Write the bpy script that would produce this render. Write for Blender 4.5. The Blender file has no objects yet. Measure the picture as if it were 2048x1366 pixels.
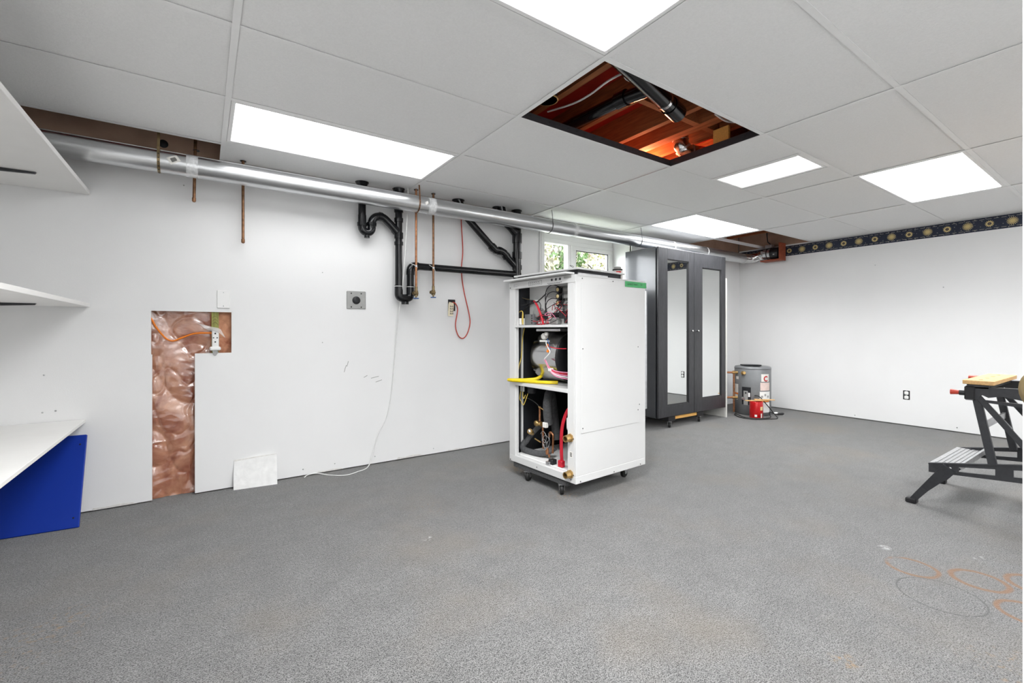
import bpy, math, random
from mathutils import Vector, Matrix, Euler
random.seed(7)
C = bpy.context.scene.collection
SC = bpy.context.scene

# ------------------------------------------------------------------ camera, world, exposure
CAM_H = 1.0163
cd = bpy.data.cameras.new('camera'); cam = bpy.data.objects.new('camera', cd); C.objects.link(cam)
cam.location = (0, 0, CAM_H)
cam.rotation_euler = (math.radians(90), 0, math.radians(55.636 - 90))
cd.sensor_width = 36; cd.lens = 901.7 / 2048 * 36
cd.shift_y = -22.7 / 2048
cd.clip_start = .05
SC.camera = cam
SC.view_settings.view_transform = 'Standard'; SC.view_settings.look = 'None'
SC.view_settings.gamma = 1; SC.view_settings.use_curve_mapping = False
SC.view_settings.exposure = 1.09
LIGHT = 4.6          # troffer diffuser radiance
LAMP_W = 20          # watts of each troffer's downward light
w = bpy.data.worlds.new('overcast_sky'); SC.world = w; w.use_nodes = True
w.node_tree.nodes['Background'].inputs[0].default_value = (.93, .97, 1, 1)
w.node_tree.nodes['Background'].inputs[1].default_value = 7.0

# ------------------------------------------------------------------ room numbers
YW, XR, XL, YF = 3.404, 6.169, -1.12, -1.1      # main wall, right wall, left wall, wall behind camera
ZC = 2.0945
GX = [-1.12, .094, 1.311, 2.546, 3.768, 4.971, 6.169]
GY = [-1.1, -.505, .09, .6845, 1.268, 1.870, 2.473, 3.053, 3.404]

# ------------------------------------------------------------------ materials
def nm(name):
    m = bpy.data.materials.new(name); m.use_nodes = True
    nt = m.node_tree
    return m, nt, nt.nodes['Principled BSDF']
class NG:
    def __init__(s, nt): s.nt = nt
    def n(s, t, **k):
        x = s.nt.nodes.new(t)
        for a, b in k.items(): setattr(x, a, b)
        return x
    def put(s, sock, v):
        if hasattr(v, 'is_linked') or isinstance(v, bpy.types.NodeSocket): s.nt.links.new(v, sock)
        else: sock.default_value = v
    def m(s, op, a, b=0.0, c=None):
        x = s.n('ShaderNodeMath', operation=op); s.put(x.inputs[0], a); s.put(x.inputs[1], b)
        if c is not None: s.put(x.inputs[2], c)
        return x.outputs[0]
    def mix(s, f, a, b):
        x = s.n('ShaderNodeMix', data_type='RGBA'); s.put(x.inputs[0], f); s.put(x.inputs[6], a); s.put(x.inputs[7], b)
        return x.outputs[2]
    def noise(s, vec, scale, detail=3, rough=.5, dist=0):
        x = s.n('ShaderNodeTexNoise'); s.nt.links.new(vec, x.inputs['Vector'])
        x.inputs['Scale'].default_value = scale; x.inputs['Detail'].default_value = detail
        x.inputs['Roughness'].default_value = rough; x.inputs['Distortion'].default_value = dist
        return x.outputs['Fac']
    def ramp(s, v, lo, hi):
        x = s.n('ShaderNodeMapRange'); x.clamp = True; s.put(x.inputs[0], v)
        x.inputs[1].default_value = lo; x.inputs[2].default_value = hi
        return x.outputs[0]
    def bump(s, h, strength, dist, bsdf):
        b = s.n('ShaderNodeBump'); b.inputs['Strength'].default_value = strength; b.inputs['Distance'].default_value = dist
        s.nt.links.new(h, b.inputs['Height']); s.nt.links.new(b.outputs[0], bsdf.inputs['Normal'])
def c4(c): return (c[0], c[1], c[2], 1)
def M(name, col, rough=.5, metal=0, var=.08, vscale=30, bump=0, bscale=200, coat=0, stretch=None, spec=None, trans=0):
    m, nt, b = nm(name); g = NG(nt)
    tc = g.n('ShaderNodeTexCoord'); v = tc.outputs['Object']
    if stretch:
        mp = g.n('ShaderNodeMapping'); mp.inputs['Scale'].default_value = stretch; nt.links.new(v, mp.inputs[0]); v = mp.outputs[0]
    f = g.noise(v, vscale, 4)
    lo = tuple(max(0, x * (1 - var)) for x in col); hi = tuple(min(1, x * (1 + var)) for x in col)
    nt.links.new(g.mix(g.ramp(f, .3, .7), c4(lo), c4(hi)), b.inputs['Base Color'])
    b.inputs['Roughness'].default_value = rough; b.inputs['Metallic'].default_value = metal
    if spec is not None: b.inputs['Specular IOR Level'].default_value = spec
    if coat: b.inputs['Coat Weight'].default_value = coat; b.inputs['Coat Roughness'].default_value = .08
    if trans: b.inputs['Transmission Weight'].default_value = trans
    if bump: g.bump(g.noise(v, bscale, 3), bump, .002, b)
    return m
def s2l(r, g, b):
    f = lambda x: (x / 255 / 12.92) if x / 255 <= .04045 else ((x / 255 + .055) / 1.055) ** 2.4
    return (f(r), f(g), f(b))
MT = {}
MT['wall'] = M('painted_drywall', (.83, .83, .83), .75, var=.012, vscale=3, bump=.12, bscale=160)
MT['wallr'] = M('painted_drywall_right', (.82, .82, .82), .75, var=.012, vscale=3, bump=.12, bscale=160)
MT['gyp'] = M('gypsum_edge', (.7, .69, .66), .9, var=.1, vscale=60)
MT['white'] = M('white_paint', (.84, .84, .83), .35, var=.01)
MT['whitem'] = M('white_melamine', (.86, .85, .83), .4, var=.015, vscale=8)
MT['cream'] = M('white_board_edge', (.8, .79, .75), .55, var=.03)
MT['enamel'] = M('white_enamel', (.67, .67, .665), .3, var=.012, vscale=4)
MT['bar'] = M('grid_bar_white', (.9, .9, .895), .45, var=.01)
MT['black'] = M('black_plastic', (.012, .012, .014), .4, var=.2)
MT['abs'] = M('black_abs', (.004, .0045, .006), .17, var=.2, vscale=20)
MT['rubber'] = M('black_rubber', (.012, .012, .012), .6)
MT['dark'] = M('dark_liner', (.008, .009, .012), .6, var=.3)
MT['foam'] = M('pipe_insulation_foam', (.075, .076, .08), .75, var=.25, vscale=80, bump=.3)
MT['charcoal'] = M('charcoal_steel', (.028, .029, .033), .42, var=.15, vscale=50)
MT['zinc'] = M('galvanised_steel', (.62, .63, .64), .28, .95, var=.1, vscale=14, stretch=(.25, 3, 3))
MT['flex'] = M('aluminium_foil', (.75, .75, .75), .22, 1, var=.08, bump=.9, bscale=45)
MT['steel'] = M('steel', (.55, .55, .56), .35, .9, var=.12)
MT['mirror_metal'] = M('polished_steel', (.50, .50, .50), .16, 1, var=.05, vscale=6)
MT['chrome'] = M('chrome', (.8, .8, .8), .12, 1, var=.02)
MT['tape'] = M('clear_tape', (.78, .79, .8), .2, .35, var=.2, vscale=60, bump=.5, bscale=90)
MT['copper'] = M('copper_pipe', (.42, .19, .095), .38, .85, var=.3, vscale=40)
MT['copperd'] = M('aged_copper_pipe', (.25, .13, .07), .42, .8, var=.35, vscale=40)
MT['brass'] = M('brass', (.5, .33, .13), .35, .9, var=.2)
MT['brassd'] = M('aged_brass', (.26, .19, .10), .42, .85, var=.25)
MT['blueh'] = M('blue_handle', s2l(45, 95, 160), .45)
MT['blue'] = M('blue_panel', s2l(2, 48, 152), .38, var=.03, vscale=5)
MT['red'] = M('red_wire', (.55, .012, .03), .45)
MT['redcan'] = M('red_can', (.55, .006, .008), .22, .25, coat=.6, var=.12, vscale=10)
MT['redh'] = M('red_handle', s2l(190, 62, 42), .5)
MT['redcable'] = M('red_cable', s2l(190, 70, 55), .5)
MT['orange'] = M('orange_cable', s2l(238, 130, 30), .45)
MT['yellow'] = M('yellow_hose', s2l(222, 196, 12), .42)
MT['ywire'] = M('yellow_wire', s2l(225, 195, 90), .5)
MT['wirew'] = M('white_cable', (.8, .8, .79), .5)
MT['pink'] = M('pink_wire', (.75, .25, .4), .5)
MT['paper'] = M('paper_label', (.8, .78, .74), .7, var=.05, vscale=60)
MT['cardtag'] = M('card_tag', s2l(232, 222, 196), .8, var=.05)
MT['ink'] = M('ink', (.03, .03, .03), .7)
MT['green'] = M('green_tape', s2l(70, 165, 100), .6, var=.18, vscale=20)
MT['plaster'] = M('white_plaster', (.82, .82, .81), .85, var=.06, vscale=25, bump=.5, bscale=60)
MT['wood'] = M('plywood', s2l(205, 165, 112), .6, var=.16, vscale=14, stretch=(1, 8, 8))
MT['pine'] = M('pine', s2l(228, 175, 95), .55, var=.1, vscale=14, stretch=(1, 8, 8))
MT['joist'] = M('joist_wood', s2l(150, 88, 48), .75, var=.3, vscale=12, stretch=(8, .6, 8))
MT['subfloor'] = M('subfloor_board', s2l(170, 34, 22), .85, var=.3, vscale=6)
MT['rim'] = M('rim_board', s2l(178, 150, 130), .85, var=.15, vscale=5)
MT['stud'] = M('treated_stud', s2l(150, 150, 85), .8, var=.3, vscale=12, stretch=(8, 8, 1))
MT['redwood'] = M('stained_wood', s2l(150, 72, 45), .55, var=.2)
MT['grayplate'] = M('gray_plate', s2l(165, 165, 163), .5, .3, var=.05)
MT['heater'] = M('gray_enamel', s2l(118, 120, 122), .38, .1, var=.04)
MT['concrete'] = M('concrete', (.25, .25, .24), .9, var=.2)
MT['dollyf'] = M('grey_carpet_pad', (.07, .07, .072), .95, var=.5, vscale=160, bump=.6)
MT['can'] = M('tin_label', s2l(205, 200, 195), .4, .2, var=.05)
MT['tan'] = M('tan_plastic', s2l(225, 205, 150), .5)
MT['bark'] = M('bark', (.1, .07, .05), .9)
MT['leafg'] = M('green_leaf', (.05, .095, .025), .6, var=.5, vscale=5)
MT['leafy'] = M('yellow_leaf', (.13, .14, .045), .6, var=.5, vscale=5)
MT['bloom'] = M('pale_bloom', (.26, .2, .175), .7, var=.2, vscale=5)
MT['bloomw'] = M('cream_bloom', (.28, .26, .22), .7, var=.2, vscale=5)
MT['lawn'] = M('lawn', (.24, .27, .18), .9, var=.4, vscale=8)
MT['brassk'] = M('door_knob_brass', s2l(150, 130, 90), .35, .8)

def carpet():
    m, nt, b = nm('grey_loop_carpet'); g = NG(nt)
    geo = g.n('ShaderNodeNewGeometry'); P = geo.outputs['Position']
    sep = g.n('ShaderNodeSeparateXYZ'); nt.links.new(P, sep.inputs[0]); X, Y = sep.outputs[0], sep.outputs[1]
    fine = g.noise(P, 240, 2, .6); mid = g.noise(P, 75, 3, .65); big = g.noise(P, 1.6, 4, .55)
    # rows of loops, 4.5 mm pitch, running diagonally as in the weave
    d = g.m('ADD', g.m('MULTIPLY', X, .82), g.m('MULTIPLY', Y, .57))
    e = g.m('SUBTRACT', g.m('MULTIPLY', Y, .82), g.m('MULTIPLY', X, .57))
    row = g.m('SINE', g.m('MULTIPLY', d, 1150)); col = g.m('SINE', g.m('MULTIPLY', e, 1150))
    loops = g.m('MULTIPLY', g.m('ADD', g.m('MULTIPLY', g.m('ADD', row, col), .25), .5), 1)
    h = g.m('ADD', g.m('MULTIPLY', g.ramp(fine, .36, .64), .62), g.m('ADD', g.m('MULTIPLY', loops, .15), g.m('MULTIPLY', g.ramp(mid, .34, .66), .23)))
    col1 = g.mix(g.ramp(h, .22, .78), c4((.015, .015, .015)), c4((.178, .176, .173)))
    mott = g.m('ADD', g.m('MULTIPLY', g.ramp(g.noise(P, 7, 5, .7), .3, .7), .34), .80)
    vm = g.n('ShaderNodeVectorMath', operation='SCALE'); nt.links.new(col1, vm.inputs[0]); nt.links.new(mott, vm.inputs['Scale']); col1 = vm.outputs[0]
    dirt = g.ramp(big, .5, .72)
    col1 = g.mix(g.m('MULTIPLY', dirt, .38), col1, c4((.125, .098, .066)))
    w1 = g.noise(P, 14, 3, .6); wv = g.noise(P, 45, 3, .6)
    def ring(cx, cy, r, wd, pres, seed):
        dx = g.m('SUBTRACT', X, cx); dy = g.m('SUBTRACT', Y, cy)
        ln = g.m('SQRT', g.m('ADD', g.m('MULTIPLY', dx, dx), g.m('MULTIPLY', dy, dy)))
        ln = g.m('ADD', ln, g.m('MULTIPLY', g.m('SUBTRACT', w1, .5), .012))
        a = g.m('ABSOLUTE', g.m('SUBTRACT', ln, r))
        k = g.m('SUBTRACT', 1, g.ramp(a, wd * .4, wd))
        return g.m('MULTIPLY', k, g.ramp(g.noise(P, 9 + seed, 2), pres, pres + .12))
    rust = None
    for i, (cx, cy, r, wd, pr) in enumerate([(2.508, .628, .083, .011, .36), (2.60, .44, .083, .0135, .28), (2.735, .30, .083, .0135, .28), (2.44, .285, .083, .012, .32)]):
        k = ring(cx, cy, r, wd, pr, i * 1.7); rust = k if rust is None else g.m('MAXIMUM', rust, k)
    col1 = g.mix(g.m('MULTIPLY', rust, .95), col1, c4((.135, .050, .004)))
    col1 = g.mix(g.m('MULTIPLY', ring(2.329, .50, .128, .0042, .28, 8), .85), col1, c4((.02, .02, .02)))
    def blob(cx, cy, r, pres):
        dx = g.m('SUBTRACT', X, cx); dy = g.m('SUBTRACT', Y, cy)
        ln = g.m('SQRT', g.m('ADD', g.m('MULTIPLY', dx, dx), g.m('MULTIPLY', dy, dy)))
        return g.m('MULTIPLY', g.m('SUBTRACT', 1, g.ramp(ln, r * .3, r)), g.ramp(wv, pres, pres + .15))
    st = None
    for q in [(1.626, .566, .05, .48), (1.076, 2.376, .16, .58), (-.412, 2.181, .16, .55), (1.93, 2.72, .15, .45), (-.495, 2.074, .2, .55), (2.0, .264, .15, .56), (1.84, 2.11, .12, .5)]:
        k = blob(*q); st = k if st is None else g.m('MAXIMUM', st, k)
    col1 = g.mix(g.m('MULTIPLY', st, .85), col1, c4((.17, .10, .035)))
    pale = None
    for q in [(2.63, .756, .03, .42), (2.848, .467, .05, .55), (.9, 2.05, .03, .5)]:
        k = blob(*q); pale = k if pale is None else g.m('MAXIMUM', pale, k)
    col1 = g.mix(g.m('MULTIPLY', pale, .7), col1, c4((.55, .55, .54)))
    nt.links.new(col1, b.inputs['Base Color']); b.inputs['Roughness'].default_value = .95
    b.inputs['Specular IOR Level'].default_value = .15
    b.inputs['Sheen Weight'].default_value = .35; b.inputs['Sheen Roughness'].default_value = .5
    g.bump(h, .55, .004, b)
    return m
MT['carpet'] = carpet()

def tile_mat():
    m, nt, b = nm('ceiling_tile_vinyl'); g = NG(nt)
    geo = g.n('ShaderNodeNewGeometry'); P = geo.outputs['Position']
    f = g.noise(P, 130, 3, .6, .6); f2 = g.noise(P, 420, 2)
    nt.links.new(g.mix(g.ramp(f, .35, .65), c4((.88, .88, .875)), c4((.92, .92, .915))), b.inputs['Base Color'])
    b.inputs['Roughness'].default_value = .8
    g.bump(g.m('ADD', f, g.m('MULTIPLY', f2, .4)), .5, .0025, b)
    return m
MT['tile'] = tile_mat()

def border_mat():
    m, nt, b = nm('sun_and_star_wallpaper'); g = NG(nt)
    geo = g.n('ShaderNodeNewGeometry'); P = geo.outputs['Position']
    sep = g.n('ShaderNodeSeparateXYZ'); nt.links.new(P, sep.inputs[0]); Y, Z = sep.outputs[1], sep.outputs[2]
    p = g.m('ADD', g.m('DIVIDE', g.m('SUBTRACT', Y, .828), .148), 100.5)
    i = g.m('FLOOR', p); lx = g.m('MULTIPLY', g.m('SUBTRACT', g.m('SUBTRACT', p, i), .5), .148)
    lz = g.m('SUBTRACT', Z, 2.029); par = g.m('MODULO', i, 2)
    r = g.m('SQRT', g.m('ADD', g.m('MULTIPLY', lx, lx), g.m('MULTIPLY', lz, lz))); th = g.m('ARCTAN2', lz, lx)
    spike = g.m('ABSOLUTE', g.m('COSINE', g.m('MULTIPLY', th, 9)))
    rs = g.m('ADD', .012, g.m('MULTIPLY', g.m('POWER', spike, 1.4), .028))
    star = g.m('LESS_THAN', r, rs)
    pet = g.m('ADD', .027, g.m('MULTIPLY', g.m('COSINE', g.m('MULTIPLY', th, 14)), .005))
    sun = g.m('MULTIPLY', g.m('LESS_THAN', r, pet), g.m('GREATER_THAN', r, .0135))
    core = g.m('LESS_THAN', r, .008)
    isun = par; istar = g.m('SUBTRACT', 1, par)
    gold = g.m('MAXIMUM', g.m('MULTIPLY', star, istar), g.m('MULTIPLY', sun, isun))
    az = g.m('ABSOLUTE', lz)
    dash = g.m('GREATER_THAN', g.m('SINE', g.m('MULTIPLY', Y, 130)), -.55)
    ln = g.m('MULTIPLY', g.m('LESS_THAN', g.m('ABSOLUTE', g.m('SUBTRACT', az, .046)), .0022), dash)
    dots = g.m('LESS_THAN', g.m('SQRT', g.m('ADD', g.m('POWER', g.m('SUBTRACT', az, .052), 2), g.m('POWER', g.m('MULTIPLY', g.m('SUBTRACT', g.m('FRACT', g.m('MULTIPLY', Y, 13.5)), .5), .074), 2))), .004)
    vo = g.n('ShaderNodeTexVoronoi'); nt.links.new(P, vo.inputs['Vector']); vo.inputs['Scale'].default_value = 38
    speck = g.m('MULTIPLY', g.m('LESS_THAN', vo.outputs['Distance'], .16), g.m('LESS_THAN', az, .04))
    small = g.m('MAXIMUM', g.m('MAXIMUM', ln, dots), g.m('MULTIPLY', speck, .7))
    base = g.mix(g.noise(P, 40, 2), c4((.006, .010, .026)), c4((.014, .022, .05)))
    c1 = g.mix(g.m('MULTIPLY', small, .8), base, c4((.36, .34, .30)))
    c2 = g.mix(gold, c1, c4((.62, .49, .22)))
    c3 = g.mix(g.m('MULTIPLY', core, isun), c2, c4((.12, .08, .05)))
    nt.links.new(c3, b.inputs['Base Color']); b.inputs['Roughness'].default_value = .6
    return m
MT['border'] = border_mat()
MT['navy'] = M('navy_wallpaper', (.010, .014, .034), .6, var=.3, vscale=60)

def insulation_mat():
    m, nt, b = nm('pink_insulation_behind_plastic'); g = NG(nt)
    geo = g.n('ShaderNodeNewGeometry'); P = geo.outputs['Position']
    f = g.noise(P, 7, 5, .6, .8); f2 = g.noise(P, 90, 3, .6)
    col = g.mix(g.ramp(f, .35, .66), c4(s2l(170, 88, 58)), c4(s2l(238, 178, 142)))
    col = g.mix(g.m('MULTIPLY', f2, .3), col, c4(s2l(190, 120, 85)))
    nt.links.new(col, b.inputs['Base Color']); b.inputs['Roughness'].default_value = .7
    b.inputs['Coat Weight'].default_value = 1; b.inputs['Coat Roughness'].default_value = .12
    wr = g.noise(P, 9, 6, .6, 3.0)
    bp = g.n('ShaderNodeBump'); bp.inputs['Strength'].default_value = 1; bp.inputs['Distance'].default_value = .22
    nt.links.new(wr, bp.inputs['Height']); nt.links.new(bp.outputs[0], b.inputs['Coat Normal'])
    return m
MT['insul'] = insulation_mat()
def emit_mat(name, strength, col=(1, 1, 1), soft=0):
    m, nt, b = nm(name); g = NG(nt)
    tc = g.n('ShaderNodeTexCoord'); v = tc.outputs['Object']
    wv = g.n('ShaderNodeTexWave'); nt.links.new(v, wv.inputs[0]); wv.inputs['Scale'].default_value = 60
    b.inputs['Base Color'].default_value = (.8, .8, .8, 1); b.inputs['Roughness'].default_value = .5
    b.inputs['Emission Color'].default_value = c4(col)
    s = g.m('ADD', strength * .98, g.m('MULTIPLY', wv.outputs['Fac'], strength * .04))
    if soft:
        s = g.m('MULTIPLY', s, g.ramp(g.noise(v, soft, 2), .25, .6))
    nt.links.new(s, b.inputs['Emission Strength'])
    return m
MT['lamp'] = emit_mat('lit_prismatic_diffuser', LIGHT, (.985, .995, 1))
MT['lamplow'] = emit_mat('lit_weak_diffuser', 2.7, (.985, .995, 1))  # weaker emission, keeps the wall beside this fixture from burning out
MT['lampdim'] = emit_mat('dim_prismatic_diffuser', .75, (1, .98, .97))
def wood_black():
    m, nt, b = nm('black_brown_woodgrain'); g = NG(nt)
    tc = g.n('ShaderNodeTexCoord'); mp = g.n('ShaderNodeMapping'); mp.inputs['Scale'].default_value = (14, 14, 1.2)
    nt.links.new(tc.outputs['Object'], mp.inputs[0])
    f = g.noise(mp.outputs[0], 6, 5, .65, 1.2)
    nt.links.new(g.mix(g.ramp(f, .35, .7), c4((.022, .022, .025)), c4((.05, .051, .056))), b.inputs['Base Color'])
    b.inputs['Roughness'].default_value = .34; g.bump(f, .25, .001, b)
    return m
MT['cabwood'] = wood_black()
MT['cabside'] = M('black_foil_panel', (.030, .034, .042), .26, var=.1, vscale=6, coat=.35)
def glass_mat():
    m, nt, b = nm('window_glass'); b.inputs['Transmission Weight'].default_value = 1
    b.inputs['Roughness'].default_value = .0; b.inputs['IOR'].default_value = 1.02; b.inputs['Base Color'].default_value = (1, 1, 1, 1)
    return m
MT['glass'] = glass_mat()
def mirror_mat():
    m, nt, b = nm('mirror'); b.inputs['Metallic'].default_value = 1; b.inputs['Roughness'].default_value = .015
    b.inputs['Base Color'].default_value = (.86, .88, .87, 1); return m
MT['mirror'] = mirror_mat()
def plastic_film():
    m, nt, b = nm('clear_vapour_film'); g = NG(nt)
    tr = g.n('ShaderNodeBsdfTransparent'); gl = g.n('ShaderNodeBsdfGlossy'); gl.inputs['Roughness'].default_value = .16
    tr.inputs[0].default_value = (.95, .94, .93, 1)
    mx = g.n('ShaderNodeMixShader'); mx.inputs[0].default_value = .17
    nt.links.new(tr.outputs[0], mx.inputs[1]); nt.links.new(gl.outputs[0], mx.inputs[2])
    nt.links.new(mx.outputs[0], nt.nodes['Material Output'].inputs[0])
    return m
MT['film'] = plastic_film()
MT['flap'] = M('clear_torn_film', (.85, .84, .83), .25); MT['flap'].node_tree.nodes['Principled BSDF'].inputs['Alpha'].default_value = .5

# ------------------------------------------------------------------ mesh builder
class MB:
    def __init__(s): s.v = []; s.f = []; s.sm = []
    def quad(s, *p, smooth=False):
        k = len(s.v); s.v += [tuple(q) for q in p]; s.f.append(tuple(range(k, k + len(p)))); s.sm.append(smooth); return s
    def box(s, x0, x1, y0, y1, z0, z1, T=None):
        P = [(x, y, z) for z in (z0, z1) for y in (y0, y1) for x in (x0, x1)]
        if T is not None: P = [tuple(T @ Vector(p)) for p in P]
        k = len(s.v); s.v += P
        for f in ((0, 2, 3, 1), (4, 5, 7, 6), (0, 1, 5, 4), (2, 6, 7, 3), (0, 4, 6, 2), (1, 3, 7, 5)):
            s.f.append(tuple(k + i for i in f)); s.sm.append(False)
        return s
    def bev(s, x0, x1, y0, y1, z0, z1, r, T=None):
        # box with its twelve edges chamfered
        k = len(s.v); X, Y, Z = (x0, x1), (y0, y1), (z0, z1); idx = {}; P = []
        for a in (0, 1):
            for b_ in (0, 1):
                for c_ in (0, 1):
                    sx, sy, sz = (1 - 2 * a), (1 - 2 * b_), (1 - 2 * c_)
                    for ax in range(3):
                        p = [X[a] + sx * r, Y[b_] + sy * r, Z[c_] + sz * r]
                        p[ax] = (X[a], Y[b_], Z[c_])[ax]
                        idx[(a, b_, c_, ax)] = k + len(P); P.append(tuple(p))
        if T is not None: P = [tuple(T @ Vector(p)) for p in P]
        s.v += P
        def F(*i): s.f.append(tuple(i)); s.sm.append(False)
        for q in (0, 1):
            o = [idx[(q, 0, 0, 0)], idx[(q, 1, 0, 0)], idx[(q, 1, 1, 0)], idx[(q, 0, 1, 0)]]; F(*(o[::-1] if q == 0 else o))
            o = [idx[(0, q, 0, 1)], idx[(1, q, 0, 1)], idx[(1, q, 1, 1)], idx[(0, q, 1, 1)]]; F(*(o if q == 0 else o[::-1]))
            o = [idx[(0, 0, q, 2)], idx[(1, 0, q, 2)], idx[(1, 1, q, 2)], idx[(0, 1, q, 2)]]; F(*(o[::-1] if q == 0 else o))
        for a in (0, 1):
            for b_ in (0, 1):
                F(idx[(a, b_, 0, 0)], idx[(a, b_, 0, 1)], idx[(a, b_, 1, 1)], idx[(a, b_, 1, 0)])
                F(idx[(a, 0, b_, 0)], idx[(a, 0, b_, 2)], idx[(a, 1, b_, 2)], idx[(a, 1, b_, 0)])
                F(idx[(0, a, b_, 1)], idx[(0, a, b_, 2)], idx[(1, a, b_, 2)], idx[(1, a, b_, 1)])
        for a in (0, 1):
            for b_ in (0, 1):
                for c_ in (0, 1): F(idx[(a, b_, c_, 0)], idx[(a, b_, c_, 1)], idx[(a, b_, c_, 2)])
        return s
    def bar(s, p, q, wd, ht, up=(0, 0, 1), r=0):
        p, q = Vector(p), Vector(q); d = q - p; L = d.length; d.normalize()
        u = Vector(up); x = d.cross(u)
        if x.length < 1e-4: x = d.cross(Vector((1, 0, 0)))
        x.normalize(); u = x.cross(d)
        T = Matrix.Translation(p) @ Matrix((x, d, u)).transposed().to_4x4()
        (s.bev(-wd / 2, wd / 2, 0, L, -ht / 2, ht / 2, r, T) if r else s.box(-wd / 2, wd / 2, 0, L, -ht / 2, ht / 2, T))
        return s
    def tube(s, path, r, n=10, cap=True, smooth=True):
        path = [Vector(p) for p in path]; N = len(path)
        rr = r if isinstance(r, (list, tuple)) else [r] * N
        t0 = (path[1] - path[0]).normalized()
        x = t0.orthogonal().normalized(); rings = []; prev = t0
        for i, p in enumerate(path):
            t = ((path[min(i + 1, N - 1)] - p).normalized() + (p - path[max(i - 1, 0)]).normalized())
            t = t.normalized() if t.length > 1e-6 else prev
            ax = prev.cross(t)
            if ax.length > 1e-7: x = Matrix.Rotation(prev.angle(t), 3, ax.normalized()) @ x
            prev = t; y = t.cross(x)
            k = len(s.v)
            s.v += [tuple(p + (x * math.cos(a) + y * math.sin(a)) * rr[i]) for a in [2 * math.pi * j / n for j in range(n)]]
            rings.append(k)
        for a, b_ in zip(rings, rings[1:]):
            for j in range(n):
                s.f.append((a + j, a + (j + 1) % n, b_ + (j + 1) % n, b_ + j)); s.sm.append(smooth)
        if cap:
            for k, rev in ((rings[0], True), (rings[-1], False)):
                m = len(s.v); s.v += s.v[k:k + n]
                f = tuple(range(m, m + n)); s.f.append(f[::-1] if rev else f); s.sm.append(False)
        return s
    def cyl(s, p, q, r, n=20, r2=None): return s.tube([p, q], [r, r if r2 is None else r2], n)
    def lathe(s, prof, c=(0, 0, 0), axis='z', n=28, smooth=True):
        # prof: list of (radius, height)
        k0 = len(s.v); c = Vector(c)
        for r, h in prof:
            for j in range(n):
                a = 2 * math.pi * j / n; u, v_ = r * math.cos(a), r * math.sin(a)
                p = {'z': (u, v_, h), 'y': (u, h, v_), 'x': (h, u, v_)}[axis]
                s.v.append(tuple(c + Vector(p)))
        for i in range(len(prof) - 1):
            for j in range(n):
                a = k0 + i * n; b_ = a + n
                s.f.append((a + j, a + (j + 1) % n, b_ + (j + 1) % n, b_ + j)); s.sm.append(smooth)
        for i in (0, len(prof) - 1):
            if prof[i][0] > 1e-5:
                s.f.append(tuple(range(k0 + i * n, k0 + i * n + n))); s.sm.append(False)
        return s
    def prism(s, poly, T, h):
        # poly of 2d points extruded by h along local z of T
        n = len(poly); k = len(s.v)
        s.v += [tuple(T @ Vector((a, b_, 0))) for a, b_ in poly] + [tuple(T @ Vector((a, b_, h))) for a, b_ in poly]
        s.f.append(tuple(range(k, k + n))[::-1]); s.f.append(tuple(range(k + n, k + 2 * n))); s.sm += [False, False]
        for j in range(n):
            s.f.append((k + j, k + (j + 1) % n, k + n + (j + 1) % n, k + n + j)); s.sm.append(False)
        return s
    def grid(s, pts, smooth=True):
        k = len(s.v); R = len(pts); Cn = len(pts[0])
        for row in pts: s.v += [tuple(p) for p in row]
        for i in range(R - 1):
            for j in range(Cn - 1):
                a = k + i * Cn + j; s.f.append((a, a + 1, a + Cn + 1, a + Cn)); s.sm.append(smooth)
        return s
    def build(s, name, mat, parent=None, local=False):
        lo = [min(v[i] for v in s.v) for i in range(3)]; hi = [max(v[i] for v in s.v) for i in range(3)]
        c = Vector(((lo[0] + hi[0]) / 2, (lo[1] + hi[1]) / 2, lo[2] if parent is None else (lo[2] + hi[2]) / 2))
        me = bpy.data.meshes.new(name); me.from_pydata([tuple(Vector(v) - c) for v in s.v], [], s.f)
        me.polygons.foreach_set('use_smooth', s.sm)
        import bmesh
        bm = bmesh.new(); bm.from_mesh(me); bmesh.ops.recalc_face_normals(bm, faces=bm.faces[:]); bm.to_mesh(me); bm.free()
        me.materials.append(MT[mat] if isinstance(mat, str) else mat)
        o = bpy.data.objects.new(name, me); C.objects.link(o); o.location = c
        F = local if isinstance(local, Matrix) else Matrix.Identity(4)
        if parent is not None:
            o.parent = parent
            o.matrix_parent_inverse = WM[parent.name].inverted() @ F
        WM[o.name] = F @ Matrix.Translation(c)
        return o
WM = {}
def thing(name, label, cat, loc=(0, 0, 0), rotz=0, group=None, kind=None):
    o = bpy.data.objects.new(name, None); C.objects.link(o); o.empty_display_size = .1
    o.location = loc; o.rotation_euler = (0, 0, rotz)
    WM[o.name] = Matrix.Translation(Vector(loc)) @ Matrix.Rotation(rotz, 4, 'Z')
    return tag(o, label, cat, group, kind)
def tag(o, label=None, cat=None, group=None, kind=None):
    if label: o['label'] = label
    if cat: o['category'] = cat
    if group: o['group'] = group
    if kind: o['kind'] = kind
    return o
def struct(name, bm, mat, parent=None): 
    o = bm.build(name, mat, parent)
    if parent is None: o['kind'] = 'structure'
    return o
def smoothpath(pts, k=6):
    pts = [Vector(p) for p in pts]; out = []
    for i in range(len(pts) - 1):
        p0, p1, p2, p3 = pts[max(i - 1, 0)], pts[i], pts[i + 1], pts[min(i + 2, len(pts) - 1)]
        for j in range(k):
            t = j / k
            out.append(.5 * ((2 * p1) + (p2 - p0) * t + (2 * p0 - 5 * p1 + 4 * p2 - p3) * t * t + (3 * p1 - p0 - 3 * p2 + p3) * t ** 3))
    return out + [pts[-1]]
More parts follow.
